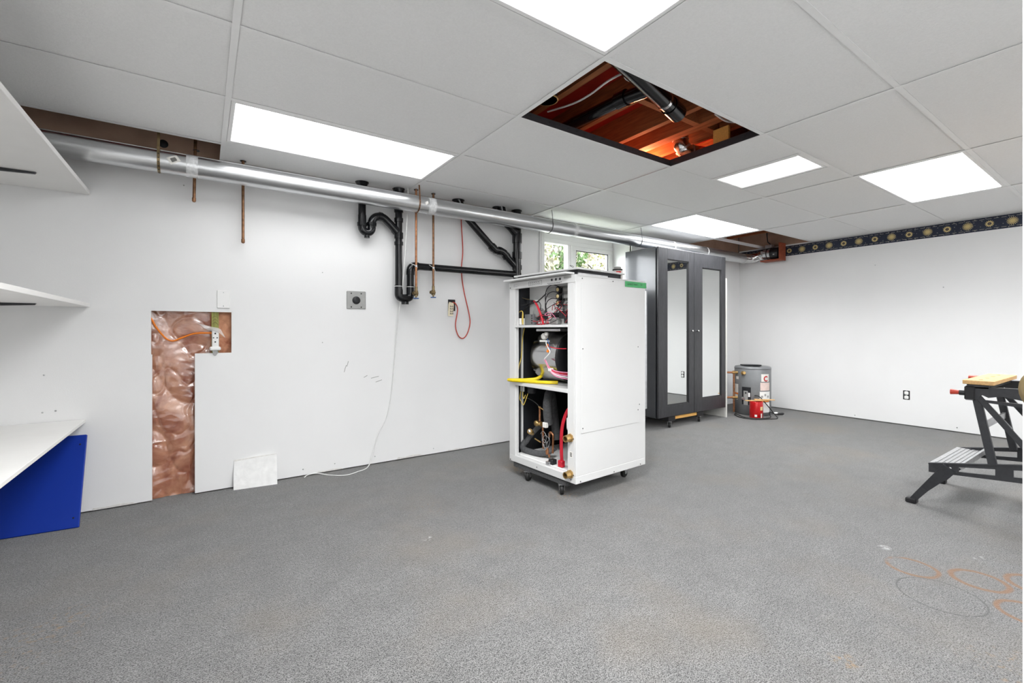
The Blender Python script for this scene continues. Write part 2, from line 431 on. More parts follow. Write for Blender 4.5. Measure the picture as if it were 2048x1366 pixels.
def wire(pts, r, mat, name, parent=None, local=False, k=6, n=7):
    return MB().tube(smoothpath(pts, k), r, n).build(name, mat, parent, local)
def bend(a, b, c, r, k=6):
    # path from a through a rounded corner at b (radius r) to c
    a, b, c = Vector(a), Vector(b), Vector(c); d1 = (a - b).normalized(); d2 = (c - b).normalized()
    p, q = b + d1 * r, b + d2 * r
    return [a] + [(1 - t) ** 2 * p + 2 * t * (1 - t) * b + t * t * q for t in [i / k for i in range(k + 1)]] + [c]
def text_mesh(txt, size, T, mat, name, parent, local=False):
    cu = bpy.data.curves.new(name, 'FONT'); cu.body = txt; cu.size = size; cu.align_x = 'LEFT'
    t = bpy.data.objects.new(name, cu); C.objects.link(t)
    bpy.context.view_layer.update()
    me = bpy.data.meshes.new_from_object(t); bpy.data.objects.remove(t)
    b = MB(); b.v = [tuple(T @ v.co) for v in me.vertices]; b.f = [tuple(p.vertices) for p in me.polygons]; b.sm = [False] * len(b.f)
    bpy.data.meshes.remove(me)
    return b.build(name, mat, parent, local)

# ================================================================== STRUCTURE
# floor
struct('floor', MB().box(XL - .2, XR + .2, YF - .2, YW + .2, -.06, 0), 'carpet')

def holed_wall(name, us, zs, hole, P, mat, thick):
    """flat wall of cells between the breaks us, zs; hole(u,z) tells an opening; P(u,d,z) maps to world"""
    b = MB(); U, Z = len(us) - 1, len(zs) - 1
    solid = lambda i, j: 0 <= i < U and 0 <= j < Z and not hole((us[i] + us[i + 1]) / 2, (zs[j] + zs[j + 1]) / 2)
    for i in range(U):
        for j in range(Z):
            if not solid(i, j): continue
            u0, u1, z0, z1 = us[i], us[i + 1], zs[j], zs[j + 1]
            for d in (0, thick): b.quad(P(u0, d, z0), P(u1, d, z0), P(u1, d, z1), P(u0, d, z1))
            for (di, dj, e) in ((-1, 0, ((u0, z0), (u0, z1))), (1, 0, ((u1, z0), (u1, z1))), (0, -1, ((u0, z0), (u1, z0))), (0, 1, ((u0, z1), (u1, z1)))):
                if not solid(i + di, j + dj):
                    (a, c_), (d_, e_) = e
                    b.quad(P(a, 0, c_), P(d_, 0, e_), P(d_, thick, e_), P(a, thick, c_))
    return struct(name, b, mat)
WX0, WX1, WZ0, WZ1 = 2.70, 3.93, 1.47, 2.06       # window recess
def hole_back(x, z):
    if -.257 < x < .147 and .872 < z < 1.131: return True
    if -.252 < x < -.045 and z < .872: return True
    return WX0 < x < WX1 and WZ0 < z < WZ1
back = holed_wall('wall_back', [XL, -.257, -.252, -.045, .147, WX0, WX1, XR], [.009, .872, 1.131, WZ0, 1.75, 2.075], 
    lambda x, z: hole_back(x, z) or (WX0 < x < WX1 and 1.75 < z < WZ1 + .02), lambda u, d, z: (u, YW + d, z), 'wall', .0127)
# solid masonry and framing behind the drywall (split round the window and the stud bay)
m = MB()
for x0, x1, z0, z1 in [(XL - .2, -.33, -.06, 2.42), (.2, WX0 - .02, -.06, 2.42), (WX1 + .02, XR + .2, -.06, 2.42), (WX0 - .02, WX1 + .02, -.06, WZ0 - .02), (WX0 - .02, WX1 + .02, WZ1 + .035, 2.42), (-.33, .2, 1.2, 2.42)]:
    m.box(x0, x1, YW + .03, YW + .30, z0, z1)
m.box(-.33, .2, YW + .12, YW + .3, -.06, 1.2)
m.build('foundation', 'concrete', back)
m = MB(); m.box(XL, WX0 - .02, YW + .013, YW + .032, 2.03, 2.42).box(WX1, XR, YW + .013, YW + .032, 2.03, 2.42).box(WX0 - .02, WX1, YW + .013, YW + .032, 2.10, 2.42)
m.build('rim_board', 'rim', back)
MB().lathe([(.001, 0), (.024, 0), (.024, .004), (.001, .004)], (-.2, YW + .0095, 2.135), 'y', 16).build('bored_hole', 'dark', back)
# screws, scuffs and torn paper on the main wall
for i, (x, z) in enumerate([(.697, 1.426), (.697, .929), (-.705, .776), (-.711, .576), (-.66, .58), (.57, .05), (.78, .055), (1.07, .06), (1.55, .05), (2.0, .045), (-.1, 1.9)]):
    MB().lathe([(.001, 0), (.0045, 0), (.0035, .0012), (.001, .0012)], (x, YW - .0012, z), 'y', 8).build('screw_head', 'steel', back)
for (x, z, a, l) in [(.855, .745, 1.2, .035), (.87, .77, 1.3, .04), (.848, .72, 1.3, .02), (1.1, .63, .3, .05), (1.07, .66, .2, .06), (1.0, .67, .5, .03)]:
    T = Matrix.Translation((x, YW - .0006, z)) @ Matrix.Rotation(-a, 4, 'Y')
    MB().box(-l / 2, l / 2, 0, .0008, -.0022, .0022, T).build('scuff_mark', 'grayplate', back)
for (x, z, l, h_) in [(1.35, .022, .22, .016), (1.75, .02, .15, .012), (2.05, .02, .12, .012), (.75, .02, .18, .012), (-.42, .02, .2, .014)]:
    pl = [(-l / 2, 0), (l / 2, 0), (l * .4, h_ * .7), (l * .1, h_), (-l * .2, h_ * .6), (-l * .45, h_ * .9)]
    MB().prism(pl, Matrix.Translation((x, YW - .0001, z - .012)) @ Matrix.Rotation(math.pi / 2, 4, 'X'), .0015).build('torn_paper', 'gyp', back)

# right wall
wr = struct('wall_right', MB().box(XR, XR + .0127, YF, YW, .012, 2.11), 'wallr')
MB().box(XR + .0127, XR + .3, YF - .2, YW + .3, -.06, 2.42).build('foundation', 'concrete', wr)
MB().box(XR - .001, XR + .012, YF, YW, 2.112, 2.42).build('rim_board', 'rim', wr)
for y, z in [(1.79, 2.0), (2.05, .04), (1.2, .05), (1.3, 1.45), (1.86, 1.74)]:
    MB().lathe([(.001, 0), (.006, 0), (.004, .0012), (.001, .0012)], (XR - .0012, y, z), 'x', 8).build('screw_head', 'steel', wr)
# left wall and wall behind the camera
struct('wall_left', MB().box(XL - .2, XL, YF - .2, YW + .3, -.06, 2.42), 'wall')
struct('wall_front', MB().box(XL - .2, XR + .3, YF - .2, YF, -.06, 2.42), 'wall')

# window recess, casing and the two-light window
m = MB()
m.box(WX0 - .012, WX0, YW, 3.76, WZ0, WZ1 + .01).box(WX1, WX1 + .012, YW, 3.76, WZ0, WZ1 + .01)
m.box(WX0 - .012, WX1 + .012, YW, 3.76, WZ1, WZ1 + .012).box(WX0 - .012, WX1 + .012, YW, 3.76, WZ0 - .012, WZ0)
win = thing('window_1', None, None, ((WX0 + WX1) / 2, 3.7, WZ0), kind='structure')
m.build('reveal', 'white', win)
cs = struct('trim_1', MB().bev(WX0 - .062, WX0 - .002, YW - .014, YW, WZ0 - .06, 2.07, .003), 'white')
MB().bev(WX0 - .045, WX0 - .02, YW - .018, YW - .012, WZ0 - .06, 2.07, .002).build('moulding_bead', 'white', cs)
cs = struct('trim_2', MB().bev(WX1 + .002, WX1 + .05, YW - .014, YW, WZ0 - .06, 2.07, .003), 'white')
fy0, fy1 = 3.665, 3.735
fr = MB()
for a in [(WX0, WX0 + .05, WZ0 + .05, 1.93), (WX1 - .03, WX1, WZ0 + .05, 1.93), (WX0, WX1, 1.93, 1.975), (WX0, WX1, WZ0, WZ0 + .05), (3.235, 3.275, WZ0 + .05, 1.93)]:
    fr.bev(a[0], a[1], fy0, fy1, a[2], a[3], .004)
fr.build('window_frame', 'white', win)
MB().box(WX0, WX1, fy0 + .01, fy1, 1.975, WZ1 + .01).build('head_panel', 'white', win)
MB().box(WX0 + .045, 3.24, fy0 + .035, fy0 + .039, WZ0 + .045, 1.935).build('pane', 'glass', win)
sa = MB()
for a in [(3.275, 3.345, 1.57, 1.885), (3.845, 3.90, 1.57, 1.885), (3.275, 3.90, 1.885, 1.93), (3.275, 3.90, 1.52, 1.57)]:
    sa.bev(a[0], a[1], fy0 - .012, fy1 - .02, a[2], a[3], .004)
sh = sa.build('sash', 'white', win)
MB().box(3.34, 3.85, fy0 + .012, fy0 + .016, 1.565, 1.89).build('pane', 'glass', sh)
gk = MB()
for a in [(3.345, 3.353, 1.57, 1.877), (3.837, 3.845, 1.57, 1.877), (3.345, 3.845, 1.877, 1.885)]: gk.box(a[0], a[1], fy0 - .004, fy0 + .012, a[2], a[3])
gk.build('gasket', 'black', sh)

# ------------------------------------------------------------------ ceiling: tiles, bars, framing above
ceil = thing('ceiling', None, None, (2.5, 1.2, ZC), kind='structure')
def tile(x0, x1, y0, y1):
    g_ = .008
    dz = random.uniform(.0015, .0035)
    MB().bev(x0 + g_ - .002, x1 - g_ + .002, y0 + g_ - .002, y1 - g_ + .002, ZC + dz, ZC + .016, .001).build('ceiling_tile', 'tile', ceil)
special = {(1, 6): 'l', (1, 3): 'l', (4, 3): 'l', (4, 6): 'l', (1, 0): 'l', (4, 0): 'l', (3, 4): 'd', (2, 4): 'hole', (5, 6): 'hole', (5, 7): 'hole', (0, 7): 'hole'}
for i in range(6):
    for j in range(8):
        k = special.get((i, j))
        if k is None:
            y0, y1 = GY[j], GY[j + 1]
            if (i, j) == (0, 6): y1 = 3.095
            if j == 7: y1 = YW + .012
            tile(GX[i], GX[i + 1], y0, y1)
        elif k == 'd':
            tile(GX[i], 3.0, GY[j], GY[j + 1]); tile(3.405, GX[i + 1], GY[j], GY[j + 1])
def barx(y, x0, x1):
    b = MB(); b.box(x0, x1, y - .012, y + .012, ZC - .0015, ZC); b.box(x0, x1, y - .002, y + .002, ZC, ZC + .032)
    b.build('grid_runner', 'bar', ceil)
def bary(x, y0, y1, wd=.012):
    b = MB(); b.box(x - wd, x + wd, y0, y1, ZC - .003, ZC - .0012); b.box(x - .002, x + .002, y0, y1, ZC, ZC + .03)
    b.build('grid_runner', 'bar', ceil)
for x in GX[1:-1]: bary(x, YF, YW)
for j, y in enumerate(GY[1:-1]):
    for i in range(6):
        yy = 3.10 if (j == 6 and i == 0) else y
        barx(yy, GX[i] + .012, GX[i + 1] - .012)
bary(3.0, GY[4], GY[5], .006); bary(3.405, GY[4], GY[5], .006)
MB().box(XL, XR, YF, YF + .02, ZC - .0015, ZC).build('wall_angle', 'bar', ceil)
MB().box(XR - .016, XR, YF, 2.473, ZC - .0015, ZC).build('wall_angle', 'bar', ceil)
MB().box(XL, XL + .02, YF, YW, ZC - .0015, ZC).build('wall_angle', 'bar', ceil)
# dark slotted rim of the open cell
rim = MB()
rim.box(1.323, 2.534, 1.861, 1.866, ZC - .001, ZC + .04); rim.box(2.529, 2.534, 1.28, 1.866, ZC - .001, ZC + .04)
rm = rim.build('bare_runner', 'charcoal', ceil)
for k in range(18):
    x = 1.38 + k * .065
    MB().box(x, x + .007, 1.8585, 1.861, ZC + .02, ZC + .026).build('runner_slot', 'black', rm)
# joists and subfloor
ZJ = 2.255
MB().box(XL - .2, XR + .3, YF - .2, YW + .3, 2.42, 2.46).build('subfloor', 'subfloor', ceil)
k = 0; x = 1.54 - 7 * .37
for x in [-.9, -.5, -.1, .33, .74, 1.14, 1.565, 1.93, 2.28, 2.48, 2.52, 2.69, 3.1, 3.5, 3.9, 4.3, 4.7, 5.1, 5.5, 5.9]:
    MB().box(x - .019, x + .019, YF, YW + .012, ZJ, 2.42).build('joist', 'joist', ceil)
for (xa, xb, y) in [(2.299, 2.461, 1.62), (2.539, 2.671, 1.62), (1.949, 2.261, 1.62), (2.709, 3.08, 1.66)]:
    MB().box(xa, xb, y - .019, y + .019, ZJ, 2.42).build('blocking', 'joist', ceil)
# added point lights without a lamp body, hidden above the tiles, brighten the hole
bl = bpy.data.lights.new('added_joist_bay_light', 'POINT'); bl.energy = 4.5; bl.color = (1, .34, .16); bl.shadow_soft_size = .03
bo = bpy.data.objects.new('added_joist_bay_light', bl); C.objects.link(bo); bo.location = (2.62, 2.13, 2.20)
bl = bpy.data.lights.new('added_joist_bay_light', 'POINT'); bl.energy = .06; bl.color = (1, .8, .68); bl.shadow_soft_size = .03
bo = bpy.data.objects.new('added_joist_bay_light', bl); C.objects.link(bo); bo.location = (1.72, 1.15, 2.16)

# troffers
def troffer(x0, x1, y0, y1, label, mat='lamp', grp='ceiling lights', pw=1):
    t = thing('ceiling_light', label, 'ceiling light', ((x0 + x1) / 2, (y0 + y1) / 2, ZC), group=grp)
    a = .012; w_ = .022
    f = MB()
    f.bev(x0 + a, x1 - a, y0 + a, y0 + a + w_, ZC - .002, ZC + .02, .003).bev(x0 + a, x1 - a, y1 - a - w_, y1 - a, ZC - .002, ZC + .02, .003)
    f.bev(x0 + a, x0 + a + w_, y0 + a + w_, y1 - a - w_, ZC - .002, ZC + .02, .003).bev(x1 - a - w_, x1 - a, y0 + a + w_, y1 - a - w_, ZC - .002, ZC + .02, .003)
    f.build('frame', 'bar', t)
    MB().box(x0 + a + w_ - .002, x1 - a - w_ + .002, y0 + a + w_ - .002, y1 - a - w_ + .002, ZC + .006, ZC + .009).build('diffuser', mat, t)
    MB().box(x0 + a, x1 - a, y0 + a, y1 - a, ZC + .02, ZC + .11).build('housing', 'white', t)
    if mat == 'lamp':
        la = bpy.data.lights.new('tube_light', 'AREA'); la.shape = 'RECTANGLE'; la.size = x1 - x0 - .07; la.size_y = y1 - y0 - .07
        la.energy = LAMP_W * pw; la.color = (.985, .995, 1); la.spread = math.radians(140)
        lo = bpy.data.objects.new('tube_light', la); C.objects.link(lo); lo.parent = t; lo.location = (0, 0, .004)
troffer(GX[1], GX[2], GY[6], GY[7], 'lit ceiling light above the duct, beside the open gap on the left', 'lamplow')
troffer(GX[1], GX[2], GY[3], GY[4], 'lit ceiling light cut by the top edge, beside the open ceiling hole', pw=1.35)
troffer(GX[4], GX[5], GY[3], GY[4], 'lit ceiling light nearest the wallpaper border on the right', pw=.62)
troffer(GX[4], GX[5], GY[6], GY[7], 'lit ceiling light over the dark mirrored wardrobe', pw=.62)
troffer(3.0, 3.405, GY[4], GY[5], 'narrow dim ceiling light in the middle of the tiled ceiling', 'lampdim')
troffer(GX[1], GX[2], GY[0], GY[1], 'added unseen ceiling light behind the viewpoint on the left', pw=1.0)  # out of view, continues the fixture pattern, added to light the foreground
troffer(GX[4], GX[5], GY[0], GY[1], 'added unseen ceiling light behind the viewpoint on the right', pw=.4)  # second unseen fixture added for foreground light

# ------------------------------------------------------------------ things above the open cell
t = thing('drain_pipe', 'black plastic drain pipe with metal clamp inside the open ceiling hole', 'pipe', (1.9, 1.45, 2.17))
MB().tube([(1.36, 1.325, 2.206), (2.08, 1.512, 2.206)], .042, 18).build('pipe', 'abs', t)
MB().tube([(2.03, 1.50, 2.206), (2.15, 1.53, 2.206)], .047, 18).build('coupling', 'abs', t)
MB().tube([(1.962, 1.481, 2.206), (1.982, 1.486, 2.206)], .0445, 18).build('clamp', 'chrome', t)
MB().tube([(1.82, 1.45, 2.206), (1.79, 1.58, 2.21), (1.77, 1.95, 2.215), (1.76, 2.5, 2.215)], .034, 16).build('branch_pipe', 'abs', t)
MB().tube([(1.79, 1.575, 2.21), (1.785, 1.635, 2.211)], .042, 16).build('coupling', 'abs', t)
t = thing('drain_pipe', 'long dark pipe running beside the first joist in the ceiling hole', 'pipe', (1.43, 1.5, 2.2))
MB().tube([(1.455, .9, 2.285), (1.455, 2.3, 2.285)], .028, 14).build('pipe', 'abs', t)
MB().tube([(1.455, 1.50, 2.285), (1.455, 1.58, 2.285)], .033, 14).build('coupling', 'abs', t)
t = thing('round_duct', 'dark round duct stub at the near corner of the ceiling hole', 'duct', (1.36, 1.72, 2.15))
MB().tube([(1.40, 1.74, 2.34), (1.40, 1.74, 2.15)], .05, 18).build('pipe', 'dark', t)
MB().lathe([(.05, 0), (.055, 0), (.055, .006), (.05, .006)], (1.40, 1.74, 2.15), 'z', 20).build('rim_ring', 'brass', t)
t = thing('duct_elbow', 'shiny round metal duct elbow at the red end of the ceiling hole', 'duct', (2.60, 1.83, 2.16))
MB().tube([(2.60, 1.83, 2.41), (2.60, 1.83, 2.27), (2.603, 1.827, 2.235), (2.618, 1.82, 2.208), (2.645, 1.81, 2.196), (2.70, 1.79, 2.194), (2.95, 1.72, 2.194)], .05, 20).build('elbow', 'mirror_metal', t)
for p, q in (((2.60, 1.83, 2.272), (2.60, 1.83, 2.266)), ((2.612, 1.823, 2.218), (2.620, 1.819, 2.206)), ((2.66, 1.804, 2.195), (2.668, 1.801, 2.1945))):
    MB().tube([p, q], .0525, 20).build('seam_ring', 'steel', t)
tag(wire([(1.52, 1.34, 2.235), (1.57, 1.41, 2.24), (1.64, 1.46, 2.243), (1.70, 1.50, 2.243), (1.76, 1.50, 2.245)], .0065, 'wirew', 'electric_cable'), 'white electric cable curling over the joist in the ceiling hole', 'cable')
tag(wire([(1.73, 1.53, 2.30), (1.68, 1.60, 2.27), (1.67, 1.72, 2.25), (1.66, 1.84, 2.25), (1.63, 2.02, 2.27)], .0055, 'wirew', 'electric_cable'), 'thin white cable stapled along the middle joist in the ceiling hole', 'cable')
tag(wire([(2.62, 1.36, 2.25), (2.60, 1.44, 2.245), (2.52, 1.47, 2.24), (2.41, 1.47, 2.25)], .006, 'wirew', 'electric_cable'), 'pale cable crossing the paired joists at the red end of the hole', 'cable')
tag(MB().bev(2.60, 2.62, 1.50, 1.60, 2.14, 2.25, .002).build('wood_shim', 'pine'), 'pale wooden shim standing on the rim of the ceiling hole', 'wood block')

# ------------------------------------------------------------------ wallpaper border
bo = struct('trim_3', MB().box(XR - .0012, XR, YF, YW, 1.966, ZC - .002), 'border')
struct('trim_4', MB().box(4.9, XR, YW - .0012, YW, 1.966, ZC - .002), 'navy')

# door at the right edge, free edge nearest the frame border
P = Vector((1.497, .188)) * .5
ra = math.atan2(-P.y, -P.x) - math.radians(-58.5)
dirv = Vector((math.cos(ra), math.sin(ra)))
n2 = Vector((-dirv.y, dirv.x))
if n2.dot(-P) < 0: n2 = -n2
T = Matrix(((dirv.x, n2.x, 0, P.x), (dirv.y, n2.y, 0, P.y), (0, 0, 1, 0), (0, 0, 0, 1)))
dr = struct('door_1', MB().bev(0, .76, -.035, 0, .012, 2.03, .002, T), 'white')
kb = MB(); kz = .958
kn = MB(); prof = [(.026, 0), (.026, .006), (.012, .010), (.011, .03), (.02, .036), (.0275, .046), (.0285, .055), (.024, .066), (.012, .072), (.0005, .073)]
n_ = 28; k0 = 0
for r_, h_ in prof:
    for j in range(n_):
        a = 2 * math.pi * j / n_; kn.v.append(tuple(T @ Vector((.062 + r_ * math.cos(a), h_, kz + r_ * math.sin(a)))))
for i in range(len(prof) - 1):
    for j in range(n_): kn.f.append((i * n_ + j, i * n_ + (j + 1) % n_, (i + 1) * n_ + (j + 1) % n_, (i + 1) * n_ + j)); kn.sm.append(True)
kn.build('knob', 'brassk', dr)

# ================================================================== WALL CUT-OUT, PLATES
def fb(x, z):
    from mathutils import noise
    wx = x + .03 * noise.noise(Vector((x * 5, z * 5, 9))); wz = z + .03 * noise.noise(Vector((x * 5, z * 5, 4)))
    a = 1 - abs(noise.noise(Vector((wx * 5.5, wz * 3.2, 3.1)))) * 2; b_ = 1 - abs(noise.noise(Vector((wx * 11, wz * 7, 8.2)))) * 2; c_ = noise.noise(Vector((x * 20, z * 28, 1.2)))
    return .016 * max(a, -.2) ** 2 + .006 * max(b_, 0) ** 5 + .0022 * c_ - .004
pts = []
NZ, NX = 200, 80
for i in range(NZ + 1):
    z = .001 + (1.145 - .001) * i / NZ
    pts.append([(-.275 + (.165 + .275) * j / NX, YW + .052 + fb(-.275 + .44 * j / NX, z), z) for j in range(NX + 1)])
ins = MB().grid(pts)
rows = [[(p[0], YW + .10, p[2]) for p in r] for r in (pts[0], pts[-1])]
ins.grid(rows, False)
ti = thing('wall_insulation', 'pink fibreglass insulation under clear plastic in the cut-out wall', 'insulation', (-.05, YW + .06, .001))
ins.build('batt', 'insul', ti)
def crease(x, z):
    from mathutils import noise
    wz = z + .05 * noise.noise(Vector((x * 6, z * 4, 2.2))); k = noise.noise(Vector((x * 3, z * 4, 7.7)))
    a = 1 - 2 * abs(noise.noise(Vector((x * 5, wz * 16, 5.5)))); b_ = 1 - 2 * abs(noise.noise(Vector((x * 14 + wz * 9, wz * 22, 1.5))))
    return -.008 - max(0, .3 + k) * (.011 * max(a, 0) ** 3 + .006 * max(b_, 0) ** 3)
fp_ = [[(p[0], max(p[1] + crease(p[0], p[2]), YW + .016), p[2]) for p in r if p[0] < .035] for r in pts]
MB().grid(fp_).build('plastic_sheet', 'film', ti)
t = thing('wall_stud', 'greenish wooden stud piece seen in the wall cut-out', 'wood stud', (.06, YW + .03, .9))
MB().box(.041, .079, YW + .016, YW + .06, .86, 1.16).build('stud', 'stud', t)
for z in (1.10, 1.08, 1.06): MB().tube(smoothpath([(.045, YW + .0155, z - .008), (.06, YW + .0152, z + .006), (.075, YW + .0155, z - .008)]), .0012, 5).build('grain_ridge', 'brassd', t)
t = thing('outlet_strip', 'slim white socket strip hanging on the stud in the wall cut-out', 'socket', (.06, YW, .885))
MB().bev(.042, .080, YW - .006, YW + .014, .905, 1.022, .004).build('body', 'white', t)
MB().bev(.030, .090, YW - .014, YW + .014, .888, .912, .006).build('flange', 'white', t)
for (x, z, a, b_) in [(.06, .995, .004, .005), (.051, .968, .004, .003), (.07, .968, .004, .003), (.06, .942, .004, .004), (.06, 1.017, .006, .002)]:
    MB().box(x - a, x + a, YW - .0068, YW - .005, z - b_, z + b_).build('socket_hole', 'ink', t)
MB().prism([(0, 0), (.02, .01), (.032, -.01), (.018, -.03), (.004, -.02)], Matrix.Translation((.045, YW - .003, .886)) @ Matrix.Rotation(math.pi / 2, 4, 'X'), .004).build('broken_lug', 'grayplate', t)
tag(wire([(-.275, YW + .03, 1.10), (-.257, YW + .012, 1.085), (-.233, YW + .014, 1.032), (-.192, YW + .016, .972), (-.156, YW + .018, .951), (-.107, YW + .018, .971), (-.045, YW + .016, .995), (.042, YW + .008, .998)], .0052, 'orange', 'electric_cable', k=8, n=8),
    'orange electric cable sagging across the pink insulation to the white socket', 'cable')
f = MB().grid([[(-.03, YW + .02, 1.06), (.03, YW + .005, 1.04), (.075, YW - .002, 1.03)], [(.0, YW + .012, 1.03), (.045, YW - .012, 1.015), (.09, YW - .012, 1.02)], [(.035, YW + .002, 1.01), (.08, YW - .012, 1.0), (.115, YW - .004, .965)]])
tag(f.build('plastic_flap', 'flap'), 'torn clear plastic flap lying over the top of the socket strip', 'plastic sheet')

t = thing('blank_wall_plate', 'white blank cover plate above the wall cut-out', 'wall plate', (.104, YW, 1.155))
MB().bev(.069, .139, YW - .006, YW, 1.155, 1.27, .003).build('plate', 'white', t)
for z in (1.17, 1.255): MB().lathe([(.0005, 0), (.003, 0), (.003, .001), (.0005, .001)], (.104, YW - .007, z), 'y', 8).build('screw', 'steel', t)

t = thing('range_outlet', 'square grey metal plate with round black socket on the main wall', 'wall socket', (.931, YW, 1.171))
MB().bev(.862, 1.0, YW - .004, YW, 1.173, 1.303, .004).build('plate', 'grayplate', t)
MB().lathe([(.0005, -.007), (.026, -.007), (.029, -.004), (.029, 0), (.0005, 0)], (.931, YW - .003, 1.237), 'y', 28).build('receptacle', 'black', t)
for a in (90, 210, 330):
    MB().box(.931 + .014 * math.cos(math.radians(a)) - .003, .931 + .014 * math.cos(math.radians(a)) + .003, YW - .0108, YW - .0098, 1.237 + .014 * math.sin(math.radians(a)) - .006, 1.237 + .014 * math.sin(math.radians(a)) + .006).build('slot', 'dark', t)
for sx in (-1, 1):
    for sz in (-1, 1): MB().lathe([(.0005, 0), (.005, 0), (.005, .0006), (.0005, .0006)], (.931 + sx * .036, YW - .0046, 1.237 + sz * .05), 'y', 10).build('screw_hole', 'ink', t)

t = thing('junction_box', 'small black electrical box with a tagged cable in the main wall', 'electrical box', (1.713, YW, 1.177))
b = MB(); x0, x1, z0, z1 = 1.681, 1.746, 1.177, 1.272
for a in [(x0, x0 + .004, z0 + .004, z1 - .004), (x1 - .004, x1, z0 + .004, z1 - .004), (x0, x1, z0, z0 + .004), (x0, x1, z1 - .004, z1)]: b.box(a[0], a[1], YW - .004, YW + .001, a[2], a[3])
b.build('box_rim', 'black', t)
MB().box(x0, x1, YW - .0025, YW - .0005, z0, z1).build('box_inside', 'dark', t)
MB().prism([(-.02, 0), (.02, -.004), (.026, -.02), (.024, -.115), (-.022, -.118), (-.026, -.022)], Matrix.Translation((1.706, YW - .012, 1.25)) @ Matrix.Rotation(math.pi / 2, 4, 'X') @ Matrix.Rotation(-.08, 4, 'Z'), .0008).build('paper_tag', 'cardtag', t)
for q in range(3):
    for k in range(4):
        MB().box(1.694 + q * .011, 1.699 + q * .011, YW - .0137, YW - .0128, 1.148 + k * .02, 1.161 + k * .02 - .003 * (q % 2)).build('tag_print', 'ink', t)
tag(wire([(1.786, 3.36, 2.11), (1.79, 3.375, 1.94), (1.81, 3.385, 1.694), (1.80, 3.39, 1.524), (1.819, 3.385, 1.356), (1.867, 3.375, 1.145), (1.872, 3.375, 1.06), (1.845, 3.378, .98), (1.805, 3.38, .946), (1.762, 3.38, .975), (1.739, 3.38, 1.059), (1.757, 3.378, 1.185), (1.74, 3.378, 1.235), (1.725, YW - .003, 1.25)], .0048, 'redcable', 'electric_cable', k=8, n=8),
    'red electric cable looping down the wall to the tagged black box', 'cable')
tag(wire([(1.278, 3.27, 2.11), (1.278, 3.27, 1.95), (1.254, 3.30, 1.404), (1.234, 3.37, 1.056), (1.199, 3.385, .596), (1.16, 3.385, .37), (1.087, 3.385, .227), (1.045, 3.38, .09), (1.0, 3.345, .008), (.906, 3.28, .005), (.813, 3.25, .005), (.72, 3.32, .005), (.655, 3.385, .012), (.60, 3.385, .012), (.571, 3.365, .004)], .0034, 'wirew', 'telephone_cable', k=8, n=6),
    'thin white cable dropping down the main wall and trailing on the carpet', 'cable')
# right wall outlet
t = thing('wall_outlet', 'uncovered white outlet low on the right wall behind the workbench', 'wall socket', (XR, 1.59, .28))
MB().box(XR - .0015, XR, 1.562, 1.618, .278, .374).build('box_hole', 'dark', t)
for z in (.302, .348): MB().bev(XR - .012, XR - .001, 1.571, 1.607, z - .018, z + .018, .006).build('receptacle', 'white', t)
MB().box(XR - .004, XR - .001, 1.585, 1.593, .28, .372).build('strap', 'steel', t)

# loose drywall scrap
T = Matrix.Translation((.28, 3.345, 0)) @ Matrix.Rotation(math.radians(-6.5), 4, 'Z') @ Matrix.Rotation(math.radians(-14), 4, 'X')
t = thing('drywall_scrap', 'loose white drywall offcut leaning on the wall at floor level', 'drywall piece', (.28, 3.345, 0))
MB().prism([(-.125, .0), (.122, .0), (.118, .195), (.1, .2), (-.06, .188), (-.123, .182), (-.127, .1)], T @ Matrix.Rotation(math.pi / 2, 4, 'X') @ Matrix.Translation((0, 0, -.0127)), .0127).build('board', 'plaster', t)
MB().prism([(-.126, .175), (-.05, .182), (.07, .19), (.118, .192), (.117, .197), (.0, .193), (-.124, .186)], T @ Matrix.Rotation(math.pi / 2, 4, 'X') @ Matrix.Translation((0, 0, -.0129)), .0131).build('torn_edge', 'gyp', t)

# ================================================================== SHELVES, BLUE PANEL
def shelf(z0, z1, xf, label, br):
    t = thing('wall_shelf', label, 'shelf', (-.82, 2.2, z0), group='white shelves on the left wall')
    MB().bev(XL + .002, xf, .75, YW - .004, z0, z1, .0015).build('board', 'whitem', t)
    if br:
        for y in (3.06, 2.1, 1.2):
            b = MB(); T = Matrix.Translation((XL, y, z0 - .001))
            b.prism([(.0, 0), (.46, 0), (.455, -.008), (.3, -.016), (.05, -.035), (.012, -.26), (0, -.26)], T @ Matrix.Rotation(math.pi / 2, 4, 'X') @ Matrix.Translation((0, 0, -.007)), .014)
            b.build('bracket', 'charcoal', t)
shelf(1.770, 1.7925, -.523, 'white shelf board near the ceiling, seen from below', True)
shelf(1.145, 1.166, -.523, 'white shelf board at eye level, seen edge-on', True)
shelf(.505, .5225, -.540, 'low white shelf board above the blue panel', True)
t = thing('blue_panel', 'glossy blue board leaning on the wall under the low shelf', 'panel', (-.8, 3.28, 0))
L = Vector((-.53, 3.178, 0)); d = Vector((-.294, .03, 0)).normalized(); up = Vector((-.0, 3.375 - 3.178, .44)).normalized()
n = d.cross(up); T = Matrix(((d.x, up.x, n.x, L.x), (d.y, up.y, n.y, L.y), (d.z, up.z, n.z, L.z), (0, 0, 0, 1)))
MB().bev(0, .55, 0, .482, -.008, .008, .003, T).build('board', 'blue', t)
